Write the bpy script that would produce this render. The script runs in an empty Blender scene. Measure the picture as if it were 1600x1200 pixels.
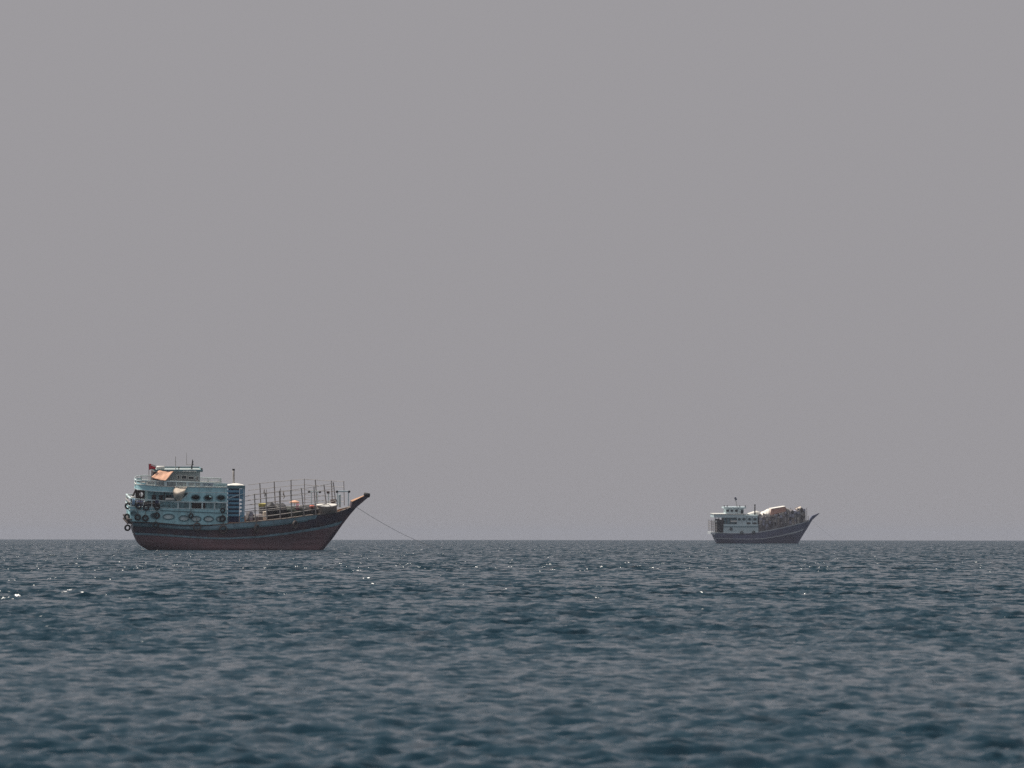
import bpy, math, random
import numpy as np
from mathutils import Vector, Matrix

random.seed(7)
rng = np.random.default_rng(11)
scene = bpy.context.scene
COL = scene.collection
R = math.radians

# ------------------------------------------------------------------ camera
FPX = 7800.0                       # focal length in pixels of a 1600 px wide frame
EYE = 1.72                         # eye height above the water
EARTH = 7.4e6                      # earth radius with refraction
PITCH = math.atan((838.4 - 600.0) / FPX)
cam_data = bpy.data.cameras.new("camera")
cam_data.sensor_width = 36.0
cam_data.lens = FPX / 1600.0 * 36.0
cam_data.clip_start = 0.5
cam_data.clip_end = 60000.0
cam_data.dof.use_dof = True
cam_data.dof.focus_distance = 660.0
cam_data.dof.aperture_fstop = 5.6
cam = bpy.data.objects.new("camera", cam_data)
COL.objects.link(cam)
cam.matrix_world = (Matrix.Translation((0, 0, EYE)) @ Matrix.Rotation(math.pi / 2 + PITCH, 4, 'X')
                    @ Matrix.Rotation(R(0.067), 4, 'Z'))
scene.camera = cam

# ------------------------------------------------------------------ sky
SUN_EL, SUN_AZ = 60.0, -58.0       # azimuth from the view axis (+Y), positive to the right
world = bpy.data.worlds.new("World")
scene.world = world
world.use_nodes = True
wn, wl = world.node_tree.nodes, world.node_tree.links
wn.clear()
w_out = wn.new("ShaderNodeOutputWorld")
w_bg = wn.new("ShaderNodeBackground")
w_sky = wn.new("ShaderNodeTexSky")
w_sky.sky_type = 'NISHITA'
w_sky.sun_disc = False
w_sky.sun_elevation = R(SUN_EL)
w_sky.sun_rotation = R(SUN_AZ)
w_sky.air_density = 1.0
w_sky.dust_density = 8.0
w_hsv = wn.new("ShaderNodeHueSaturation")
w_hsv.inputs["Saturation"].default_value = 0.35
w_mix = wn.new("ShaderNodeMix")
w_mix.data_type = 'RGBA'
w_mix.inputs[0].default_value = 0.93             # dust haze that greys the whole sky
w_mix.inputs[7].default_value = (3.44, 3.33, 3.50, 1)
w_bg.inputs["Strength"].default_value = 0.1
wl.new(w_sky.outputs[0], w_hsv.inputs["Color"])
wl.new(w_hsv.outputs[0], w_mix.inputs[6])
wl.new(w_mix.outputs[2], w_bg.inputs["Color"])
wl.new(w_bg.outputs[0], w_out.inputs[0])

# ------------------------------------------------------------------ sun
sun_data = bpy.data.lights.new("sun", 'SUN')
sun_data.energy = 4.6
sun_data.angle = R(0.6)
sun_data.color = (1.0, 0.93, 0.83)
sun = bpy.data.objects.new("sun", sun_data)
COL.objects.link(sun)
_d = Vector((math.sin(R(SUN_AZ)) * math.cos(R(SUN_EL)), math.cos(R(SUN_AZ)) * math.cos(R(SUN_EL)), math.sin(R(SUN_EL))))
sun.rotation_euler = _d.to_track_quat('Z', 'Y').to_euler()

vs = scene.view_settings
vs.view_transform = 'Standard'
vs.look = 'None'
vs.exposure = 0.0
vs.gamma = 1.0
vs.use_curve_mapping = False
scene.cycles.use_denoising = False
scene.cycles.max_bounces = 6
scene.cycles.volume_bounces = 0
scene.cycles.sample_clamp_indirect = 4.0
scene.cycles.sample_clamp_direct = 3.0

# ------------------------------------------------------------------ materials
def paint(name, col, rough=0.6, dirt=0.35, dirt_col=None, scale=1.2, streak=0.0, spec=0.4, weave=0.0, metal=0.0, plank=0.0):
    """Weathered paint: blotches, vertical run-off streaks and fine relief in object space."""
    m = bpy.data.materials.new(name)
    m.use_nodes = True
    n, l = m.node_tree.nodes, m.node_tree.links
    b = n["Principled BSDF"]
    b.inputs["Roughness"].default_value = rough
    b.inputs["Specular IOR Level"].default_value = spec
    b.inputs["Metallic"].default_value = metal
    tc = n.new("ShaderNodeTexCoord")
    nz = n.new("ShaderNodeTexNoise")
    nz.inputs["Scale"].default_value = scale
    nz.inputs["Detail"].default_value = 6
    nz.inputs["Roughness"].default_value = 0.65
    l.new(tc.outputs["Object"], nz.inputs["Vector"])
    rp = n.new("ShaderNodeMapRange")
    rp.inputs[1].default_value = 0.42
    rp.inputs[2].default_value = 0.68
    rp.inputs[4].default_value = dirt
    l.new(nz.outputs["Fac"], rp.inputs[0])
    if dirt_col is None:
        dirt_col = (col[0] * 0.45 + 0.02, col[1] * 0.42 + 0.012, col[2] * 0.40 + 0.008)
    mx = n.new("ShaderNodeMix")
    mx.data_type = 'RGBA'
    mx.inputs[6].default_value = (*col, 1)
    mx.inputs[7].default_value = (*dirt_col, 1)
    l.new(rp.outputs[0], mx.inputs[0])
    last = mx.outputs[2]
    if streak > 0:
        mp = n.new("ShaderNodeMapping")
        mp.inputs["Scale"].default_value = (2.6, 2.6, 0.22)
        l.new(tc.outputs["Object"], mp.inputs["Vector"])
        n2 = n.new("ShaderNodeTexNoise")
        n2.inputs["Scale"].default_value = 1.0
        n2.inputs["Detail"].default_value = 4
        l.new(mp.outputs[0], n2.inputs["Vector"])
        r2 = n.new("ShaderNodeMapRange")
        r2.inputs[1].default_value = 0.5
        r2.inputs[2].default_value = 0.72
        r2.inputs[4].default_value = streak
        l.new(n2.outputs["Fac"], r2.inputs[0])
        m2 = n.new("ShaderNodeMix")
        m2.data_type = 'RGBA'
        m2.inputs[7].default_value = (0.11, 0.062, 0.035, 1)
        l.new(r2.outputs[0], m2.inputs[0])
        l.new(last, m2.inputs[6])
        last = m2.outputs[2]
    if plank > 0:                      # boards of slightly different tone along the hull
        mp = n.new("ShaderNodeMapping")
        mp.inputs["Scale"].default_value = (0.10, 0.3, 4.5)
        l.new(tc.outputs["Object"], mp.inputs["Vector"])
        n4 = n.new("ShaderNodeTexNoise")
        n4.inputs["Scale"].default_value = 1.0
        n4.inputs["Detail"].default_value = 3
        l.new(mp.outputs[0], n4.inputs["Vector"])
        r4 = n.new("ShaderNodeMapRange")
        r4.inputs[1].default_value = 0.35
        r4.inputs[2].default_value = 0.65
        r4.inputs[3].default_value = 1 - plank
        r4.inputs[4].default_value = 1 + plank * 0.5
        l.new(n4.outputs["Fac"], r4.inputs[0])
        m4 = n.new("ShaderNodeVectorMath"); m4.operation = 'SCALE'
        l.new(last, m4.inputs[0]); l.new(r4.outputs[0], m4.inputs["Scale"])
        last = m4.outputs[0]
    l.new(last, b.inputs["Base Color"])
    bp = n.new("ShaderNodeBump")
    bp.inputs["Strength"].default_value = 0.35
    bp.inputs["Distance"].default_value = 0.03
    n3 = n.new("ShaderNodeTexNoise")
    n3.inputs["Scale"].default_value = 9.0 if weave == 0 else 3.0
    n3.inputs["Detail"].default_value = 5
    l.new(tc.outputs["Object"], n3.inputs["Vector"])
    l.new(n3.outputs["Fac"], bp.inputs["Height"])
    l.new(bp.outputs[0], b.inputs["Normal"])
    return m

TURQ = paint("turquoise_paint", (0.45, 0.77, 0.85), 0.55, 0.45, (0.20, 0.36, 0.41), 0.9, 0.35)
TURQ_PALE = paint("pale_turquoise_paint", (0.72, 0.87, 0.90), 0.5, 0.35, (0.28, 0.34, 0.32), 1.1, 0.22)
TEAL_TRIM = paint("dark_teal_trim", (0.13, 0.25, 0.29), 0.5, 0.3)
WHITE = paint("white_paint", (0.74, 0.74, 0.70), 0.5, 0.25, (0.42, 0.38, 0.30), 1.0, 0.12)
GREY_CABIN = paint("grey_cabin_paint", (0.40, 0.46, 0.46), 0.55, 0.3, None, 1.0, 0.2)
BLUE = paint("blue_paint", (0.15, 0.35, 0.50), 0.5, 0.35, (0.04, 0.12, 0.20), 1.6, 0.15)
BLUE_PALE = paint("pale_blue_paint", (0.55, 0.67, 0.72), 0.5, 0.3)
HULL_TOP = paint("dark_hull_paint", (0.072, 0.060, 0.088), 0.45, 0.75, (0.185, 0.105, 0.100), 0.35, 0.35, plank=0.35)
HULL_LOW = paint("maroon_bottom_paint", (0.290, 0.175, 0.195), 0.6, 0.6, (0.200, 0.165, 0.185), 0.3, 0.3, plank=0.25)
STRIPE = paint("hull_stripe_paint", (0.25, 0.41, 0.49), 0.5, 0.55, (0.07, 0.10, 0.12), 0.7, 0.3)
WOOD = paint("weathered_wood", (0.30, 0.26, 0.23), 0.75, 0.5, (0.17, 0.13, 0.11), 0.8)
WOOD_RED = paint("oiled_teak", (0.50, 0.27, 0.15), 0.6, 0.4, (0.26, 0.13, 0.08), 1.0)
DECKWOOD = paint("deck_planks", (0.27, 0.20, 0.15), 0.8, 0.5)
STEEL = paint("galvanised_steel", (0.38, 0.37, 0.36), 0.5, 0.5, (0.16, 0.09, 0.06), 2.5)
STEEL_PALE = paint("pale_pipe", (0.42, 0.40, 0.38), 0.5, 0.5, (0.25, 0.16, 0.11), 2.0)
RUBBER = paint("tyre_rubber", (0.022, 0.022, 0.025), 0.75, 0.4, (0.06, 0.05, 0.045), 3.0)
RUBBER_DUSTY = paint("dusty_tyre_rubber", (0.15, 0.125, 0.115), 0.8, 0.5, (0.03, 0.027, 0.027), 2.5)
ROPE = paint("rope_fibre", (0.16, 0.13, 0.10), 0.9, 0.4)
TARP_ORANGE = paint("peach_tarpaulin", (0.88, 0.52, 0.36), 0.75, 0.30, (0.76, 0.42, 0.28), 0.8, 0, 0.2, 1)
TARP_CREAM = paint("cream_tarpaulin", (0.80, 0.70, 0.58), 0.8, 0.45, (0.50, 0.38, 0.28), 1.3, 0, 0.2, 1)
TARP_WHITE = paint("white_tarpaulin", (0.85, 0.83, 0.78), 0.8, 0.25, (0.62, 0.55, 0.47), 0.6, 0, 0.2, 1)
TARP_DARK = paint("black_tarpaulin", (0.028, 0.028, 0.032), 0.6, 0.4, (0.065, 0.06, 0.055), 1.0, 0, 0.3, 1)
TARP_GREY = paint("grey_cargo_netting", (0.24, 0.225, 0.235), 0.9, 0.85, (0.06, 0.05, 0.055), 0.55, 0.45, 0.2, 1)
TARP_GREEN = paint("dark_green_tarpaulin", (0.045, 0.055, 0.045), 0.8, 0.5, (0.03, 0.028, 0.025), 1.0, 0, 0.2, 1)
TARP_RUST = paint("rust_tarpaulin", (0.42, 0.25, 0.20), 0.8, 0.3, None, 0.8, 0, 0.2, 1)
YELLOW = paint("faded_yellow", (0.50, 0.44, 0.13), 0.6, 0.4)
GREY_BODY = paint("grey_plastic", (0.22, 0.21, 0.21), 0.6, 0.4)
RED = paint("red_plastic", (0.75, 0.13, 0.07), 0.5, 0.3)
PINK = paint("pink_sacking", (0.36, 0.14, 0.19), 0.9, 0.4)
LILAC = paint("lilac_sacking", (0.36, 0.36, 0.44), 0.9, 0.4)
BLUE_CLOTH = paint("pale_blue_cloth", (0.30, 0.48, 0.66), 0.9, 0.3)
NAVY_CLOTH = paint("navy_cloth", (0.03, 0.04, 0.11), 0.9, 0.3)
BLACK = paint("black_metal", (0.02, 0.02, 0.022), 0.5, 0.3)
GLASS = paint("dark_window_glass", (0.03, 0.04, 0.045), 0.12, 0.2, None, 2, 0, 0.6)
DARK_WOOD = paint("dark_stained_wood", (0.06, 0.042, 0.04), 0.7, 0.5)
WEED = paint("wet_weed", (0.055, 0.055, 0.050), 0.3, 0.6, (0.12, 0.10, 0.09), 0.9)
FAR_HULL = paint("navy_hull_paint", (0.150, 0.168, 0.265), 0.5, 0.4, (0.14, 0.11, 0.13), 0.2, 0.2, plank=0.3)  # navy made paler and bluer, carrying distance haze in the colour
FAR_PALE = paint("faded_house_paint", (0.62, 0.76, 0.80), 0.55, 0.4, (0.36, 0.42, 0.44), 0.7, 0.15)  # house turquoise paled, with distance haze mixed into the colour
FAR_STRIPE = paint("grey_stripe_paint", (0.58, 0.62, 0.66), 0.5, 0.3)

def flag_material():
    m = bpy.data.materials.new("flag_cloth")
    m.use_nodes = True
    n, l = m.node_tree.nodes, m.node_tree.links
    b = n["Principled BSDF"]
    b.inputs["Roughness"].default_value = 0.85
    uv = n.new("ShaderNodeUVMap")
    sp = n.new("ShaderNodeSeparateXYZ")
    l.new(uv.outputs[0], sp.inputs[0])
    def gt(sock, v):
        k = n.new("ShaderNodeMath"); k.operation = 'GREATER_THAN'
        l.new(sock, k.inputs[0]); k.inputs[1].default_value = v
        return k.outputs[0]
    def mix(f, a, c):
        k = n.new("ShaderNodeMix"); k.data_type = 'RGBA'
        l.new(f, k.inputs[0])
        for i, s in ((6, a), (7, c)):
            if isinstance(s, tuple): k.inputs[i].default_value = s
            else: l.new(s, k.inputs[i])
        return k.outputs[2]
    red, white, green = (0.55, 0.02, 0.05, 1), (0.75, 0.68, 0.68, 1), (0.05, 0.10, 0.06, 1)
    bands = mix(gt(sp.outputs[1], 0.66), mix(gt(sp.outputs[1], 0.18), green, red), white)
    l.new(mix(gt(sp.outputs[0], 0.30), red, bands), b.inputs["Base Color"])
    return m
FLAG = flag_material()

# ------------------------------------------------------------------ mesh tools
class MB:
    def __init__(self):
        self.v, self.f = [], []
    def add(self, vs_, fs_):
        o = len(self.v)
        self.v += [tuple(p) for p in vs_]
        self.f += [tuple(i + o for i in q) for q in fs_]
    def hexa(self, p):              # p: 4 bottom, 4 top corners
        self.add(p, [(0, 3, 2, 1), (4, 5, 6, 7), (0, 1, 5, 4), (1, 2, 6, 5), (2, 3, 7, 6), (3, 0, 4, 7)])
    def box(self, a, b):
        (x0, y0, z0), (x1, y1, z1) = a, b
        self.hexa([(x0, y0, z0), (x1, y0, z0), (x1, y1, z0), (x0, y1, z0), (x0, y0, z1), (x1, y0, z1), (x1, y1, z1), (x0, y1, z1)])
    def tube(self, pts, r, n=6, closed=False, flat=1.0):
        pts = [Vector(p) for p in pts]
        m = len(pts)
        rs = r if isinstance(r, (list, tuple)) else [r] * m
        ring, prev = [], None
        for i, p in enumerate(pts):
            if closed: t = pts[(i + 1) % m] - pts[i - 1]
            else: t = pts[min(i + 1, m - 1)] - pts[max(i - 1, 0)]
            t.normalize()
            if prev is None:
                prev = Vector((0, 0, 1)) if abs(t.z) < 0.9 else Vector((0, 1, 0))
            a = (prev - t * prev.dot(t)).normalized()
            prev = a
            b = t.cross(a)
            ring.append([p + (a * math.cos(2 * math.pi * k / n) + b * math.sin(2 * math.pi * k / n) * flat) * rs[i] for k in range(n)])
        vs_ = [q for rr in ring for q in rr]
        fs_ = []
        for i in range(m if closed else m - 1):
            j = (i + 1) % m
            for k in range(n):
                fs_.append((i * n + k, i * n + (k + 1) % n, j * n + (k + 1) % n, j * n + k))
        if not closed:
            fs_ += [tuple(range(n))[::-1], tuple((m - 1) * n + k for k in range(n))]
        self.add(vs_, fs_)
    def loft(self, secs, closed_sec=True, caps=True):
        n = len(secs[0])
        vs_ = [p for s in secs for p in s]
        fs_ = []
        for i in range(len(secs) - 1):
            for k in range(n if closed_sec else n - 1):
                k2 = (k + 1) % n
                fs_.append((i * n + k, i * n + k2, (i + 1) * n + k2, (i + 1) * n + k))
        if caps and closed_sec:
            fs_ += [tuple(range(n))[::-1], tuple((len(secs) - 1) * n + k for k in range(n))]
        self.add(vs_, fs_)
    def grid(self, fn, nu, nv):
        vs_ = [fn(i / nu, j / nv) for j in range(nv + 1) for i in range(nu + 1)]
        fs_ = [(j * (nu + 1) + i, j * (nu + 1) + i + 1, (j + 1) * (nu + 1) + i + 1, (j + 1) * (nu + 1) + i) for j in range(nv) for i in range(nu)]
        self.add(vs_, fs_)
    def mirror(self):
        v = [(x, -y, z) for x, y, z in self.v]
        f = [q[::-1] for q in self.f]
        self.add(v, f)
        return self
    def pair(self, name, mat, parent, smooth=False, thick=0.0, mat_far=None):
        """Near piece and its twin on the far side, each an object of its own; returns the near one."""
        o = self.build(name, mat, parent, smooth, thick)
        t = MB(); t.v = [(x, -y, z) for x, y, z in self.v]; t.f = [q[::-1] for q in self.f]
        t.build(name, mat, parent, smooth, thick)
        return o
    def build(self, name, mat, parent=None, smooth=False, thick=0.0):
        me = bpy.data.meshes.new(name)
        me.from_pydata(self.v, [], self.f)
        me.update()
        if smooth:
            me.polygons.foreach_set("use_smooth", [True] * len(me.polygons))
        me.materials.append(mat)
        o = bpy.data.objects.new(name, me)
        COL.objects.link(o)
        if parent is not None:
            o.parent = parent
        if thick:
            md = o.modifiers.new("thickness", 'SOLIDIFY')
            md.thickness = thick
            md.offset = 0
        return o

def tag(o, label, cat, group=None):
    o["label"] = label
    o["category"] = cat
    if group: o["group"] = group
    return o

def crv(pts):
    xs, ys = [p[0] for p in pts], [p[1] for p in pts]
    return lambda x: float(np.interp(x, xs, ys))

class Boat:
    """A vessel lying at a heading and heel; L() turns a point measured on a broadside view into boat space."""
    def __init__(self, px0, py0, dist, yaw, heel):
        self.px0, self.py0, self.D = px0, py0, dist
        self.s = dist / FPX
        self.c, self.sn = math.cos(R(heel)), math.sin(R(heel))
        self.cy, self.sy = math.cos(R(yaw)), math.sin(R(yaw))
        z = -dist * dist / (2 * EARTH)
        self.M = Matrix.Translation(((px0 - 800) * self.s, dist, z)) @ Matrix.Rotation(R(yaw), 4, 'Z') @ Matrix.Rotation(R(heel), 4, 'X')
    def L(self, px, py, y):
        u, w = (px - self.px0) * self.s, (self.py0 - py) * self.s
        z = (w - y * self.sn) / self.c
        y1 = y * self.c - z * self.sn
        return Vector(((u + y1 * self.sy) / self.cy, y, z))
    def pbox(self, mb, px0, px1, py0, py1, y0, y1):     # py0 upper, py1 lower; y0 near face, y1 far face
        a, b = self.L(px0, py1, y0), self.L(px1, py0, y0)
        mb.box((a.x, y0, a.z), (b.x, y1, b.z))
    def ribbon(self, mb, pxs, lo, hi, w, th, nrow=1):   # a plank-like band along the near side, rectangular section
        secs = []
        for p in pxs:
            y = -w(p)
            l_, h_ = self.L(p, lo(p), y), self.L(p, hi(p), y)
            secs.append([l_, h_, h_ + Vector((0, th, 0)), l_ + Vector((0, th, 0))])
        mb.loft(secs)
    def ribbon_u(self, mb, pxs, lo, hi, w, th):           # the same band run round the stern and along the far side
        secs = []
        for i, p in enumerate(pxs):
            y = -w(p)
            l_, h_ = self.L(p, lo(p), y), self.L(p, hi(p), y)
            d = Vector((th if i == 0 else 0, th, 0))
            secs.append([l_, h_, h_ + d, l_ + d])
        far_ = [[Vector((q.x, -q.y, q.z)) for q in s_] for s_ in secs]
        mb.loft(secs[::-1] + far_)
    def cross(self, mb, px, lo, hi, w, th):              # the band's run across the stern
        y = w(px)
        l_, h_ = self.L(px, lo(px), -y), self.L(px, hi(px), -y)
        y -= th * 0.5
        mb.box((l_.x, -y, l_.z), (l_.x + th, y, h_.z))
    def hole_bay(self, mb, px0, px1, lo, hi, cx, cy, rx, ry, w, th, n=2.0, N=28):
        """Wall bay (front, back and reveal) with an oval or rectangular opening."""
        rim, out = [], []
        for k in range(N):
            a = 2 * math.pi * (k + 0.5) / N
            ca, sa = math.cos(a), math.sin(a)
            e = 2.0 / n
            rim.append((cx + rx * math.copysign(abs(ca) ** e, ca), cy + ry * math.copysign(abs(sa) ** e, sa)))
            t = 1 / max(abs(ca), abs(sa))
            gx, gy = ca * t, sa * t
            qx = cx + (px1 - cx) * gx if gx > 0 else cx + (cx - px0) * gx
            l_, h_ = lo(qx), hi(qx)
            qy = cy + (l_ - cy) * gy if gy > 0 else cy + (cy - h_) * gy
            out.append((qx, qy))
        for A in (out,):      # close the corners
            pass
        P = lambda q, d: self.L(q[0], q[1], -w(q[0])) + Vector((0, d, 0))
        vs_ = [P(q, 0) for q in rim] + [P(q, 0) for q in out] + [P(q, th) for q in rim] + [P(q, th) for q in out]
        corners = []
        for (x, f) in ((px1, lo), (px0, lo), (px0, hi), (px1, hi)):
            corners.append((x, f(x)))
        vs_ += [P(q, 0) for q in corners] + [P(q, th) for q in corners]
        fs_ = []
        for k in range(N):
            j = (k + 1) % N
            fs_.append((k, N + k, N + j, j))
            fs_.append((2 * N + k, 2 * N + j, 3 * N + j, 3 * N + k))
            fs_.append((k, j, 2 * N + j, 2 * N + k))
        for c in range(4):    # corner k lies between the samples around 45, 135, 225, 315 degrees
            a = (45 + 90 * c) / 360 * N - 0.5
            k = int(math.floor(a)) % N
            j = (k + 1) % N
            if abs(a - round(a)) > 1e-6:
                fs_.append((N + k, 4 * N + c, N + j))
                fs_.append((3 * N + k, 3 * N + j, 4 * N + 4 + c))
        mb.add(vs_, fs_)
    def oval(self, mb, cx, cy, rx, ry, w, r, proud=0.0, n=2.0, N=24):
        pts = []
        for k in range(N):
            a = 2 * math.pi * (k + 0.5) / N
            ca, sa = math.cos(a), math.sin(a)
            e = 2.0 / n
            q = (cx + rx * math.copysign(abs(ca) ** e, ca), cy + ry * math.copysign(abs(sa) ** e, sa))
            pts.append(self.L(q[0], q[1], -w(q[0])) - Vector((0, proud, 0)))
        mb.tube(pts, r, 5, True)
    def oval_disc(self, mb, cx, cy, rx, ry, w, depth, n=2.0, N=24):
        pts = []
        for k in range(N):
            a = 2 * math.pi * (k + 0.5) / N
            ca, sa = math.cos(a), math.sin(a)
            e = 2.0 / n
            q = (cx + rx * math.copysign(abs(ca) ** e, ca), cy + ry * math.copysign(abs(sa) ** e, sa))
            pts.append(self.L(q[0], q[1], -w(q[0])) + Vector((0, depth, 0)))
        mb.add(pts + [p + Vector((0, 0.04, 0)) for p in pts],
               [tuple(range(N))[::-1], tuple(range(N, 2 * N))] + [(k, (k + 1) % N, N + (k + 1) % N, N + k) for k in range(N)])
    def thing(self, name):
        o = bpy.data.objects.new(name, None)
        o.empty_display_size = 0.5
        COL.objects.link(o)
        o.matrix_world = self.M
        return o
    def put(self, mb, name, mat, label, cat, group=None, smooth=False, thick=0.0):
        """A thing carried aboard: its own top-level object with its origin at its base."""
        v = np.array(mb.v)
        base = Vector(((v[:, 0].min() + v[:, 0].max()) / 2, (v[:, 1].min() + v[:, 1].max()) / 2, v[:, 2].min()))
        mb.v = [tuple(Vector(p) - base) for p in mb.v]
        o = mb.build(name, mat, None, smooth, thick)
        o.matrix_world = self.M @ Matrix.Translation(base)
        tag(o, label, cat, group)
        o["base"] = tuple(base)
        return o
    def sub(self, mb, name, mat, thing, smooth=False, thick=0.0):
        base = Vector(thing["base"])
        mb.v = [tuple(Vector(p) - base) for p in mb.v]
        return mb.build(name, mat, thing, smooth, thick)
    def hull_setup(self, sheer, stripe, px_sheer, px_stripe, px_mid, px_wl, px_keel, mid, wl, beams, stern, keel_z, bow_p):
        self.sheer, self.stripe = sheer, stripe
        self.ends = (px_keel, px_wl, px_mid, px_stripe, px_sheer)
        self.py = (None, lambda p: wl, lambda p: mid, stripe, sheer)
        self.beams, self.stern, self.keel_z, self.bow_p = beams, stern, keel_z, bow_p
    def half(self, lev, u):
        st = self.stern[lev]
        a = st + (1 - st) * math.sin(math.pi / 2 * min(1, max(0, u) / 0.42)) ** 0.9
        b = 1 - max(0, (u - 0.45) / 0.55) ** self.bow_p[lev] if u < 1 else 0
        return self.beams[lev] * min(a, 1) * max(b, 0)
    def hp(self, u, v):
        """Hull surface, near side. v: 0 keel, 1 waterline, 1.5 bilge turn, 2 stripe, 3 sheer."""
        v = v if v <= 1 else (1 + (v - 1) * 2 if v < 2 else v + 1)
        P = []
        for lev in range(5):
            e = self.ends[lev]
            px = e[0] + (e[1] - e[0]) * u
            y = -self.half(lev, u)
            if lev == 0:
                q = self.L(px, self.py0, y)
                q.z = self.keel_z
            else:
                q = self.L(px, self.py[lev](px), y)
            P.append(q)
        i = min(3, int(v))
        t = v - i
        p0 = P[max(i - 1, 0)] if i > 0 else P[0] * 2 - P[1]
        p1, p2 = P[i], P[i + 1]
        p3 = P[i + 2] if i + 2 < 5 else P[4] * 2 - P[3]
        q = 0.5 * ((2 * p1) + (p2 - p0) * t + (2 * p0 - 5 * p1 + 4 * p2 - p3) * t * t + (3 * p1 - p0 - 3 * p2 + p3) * t ** 3)
        lin = p1.lerp(p2, t)
        q = lin.lerp(q, 0.6)
        if q.y > 0: q.y = 0
        return q
    def hull_band(self, mb, v0, v1, nv, us, round_keel=False):
        secs = []
        for u in us:
            a = [self.hp(u, v1 + (v0 - v1) * j / nv) for j in range(nv + 1)]
            if round_keel:
                a += [Vector((q.x, -q.y, q.z)) for q in a[::-1]]
            secs.append(a)
        mb.loft(secs, False)
    def strip(self, mb, v0, v1, us, proud, th):
        secs = []
        for u in us:
            a, b = self.hp(u, v0), self.hp(u, v1)
            o, i = Vector((0, -proud, 0)), Vector((0, th - proud, 0))
            secs.append([a + o, b + o, b + i, a + i])
        mb.loft(secs)
    def bs(self, px):
        e = self.ends[4]
        return self.half(4, min(1, max(0, (px - e[0]) / (e[1] - e[0]))))

def lin(a, b, n):
    return [a + (b - a) * i / n for i in range(n + 1)]

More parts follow.
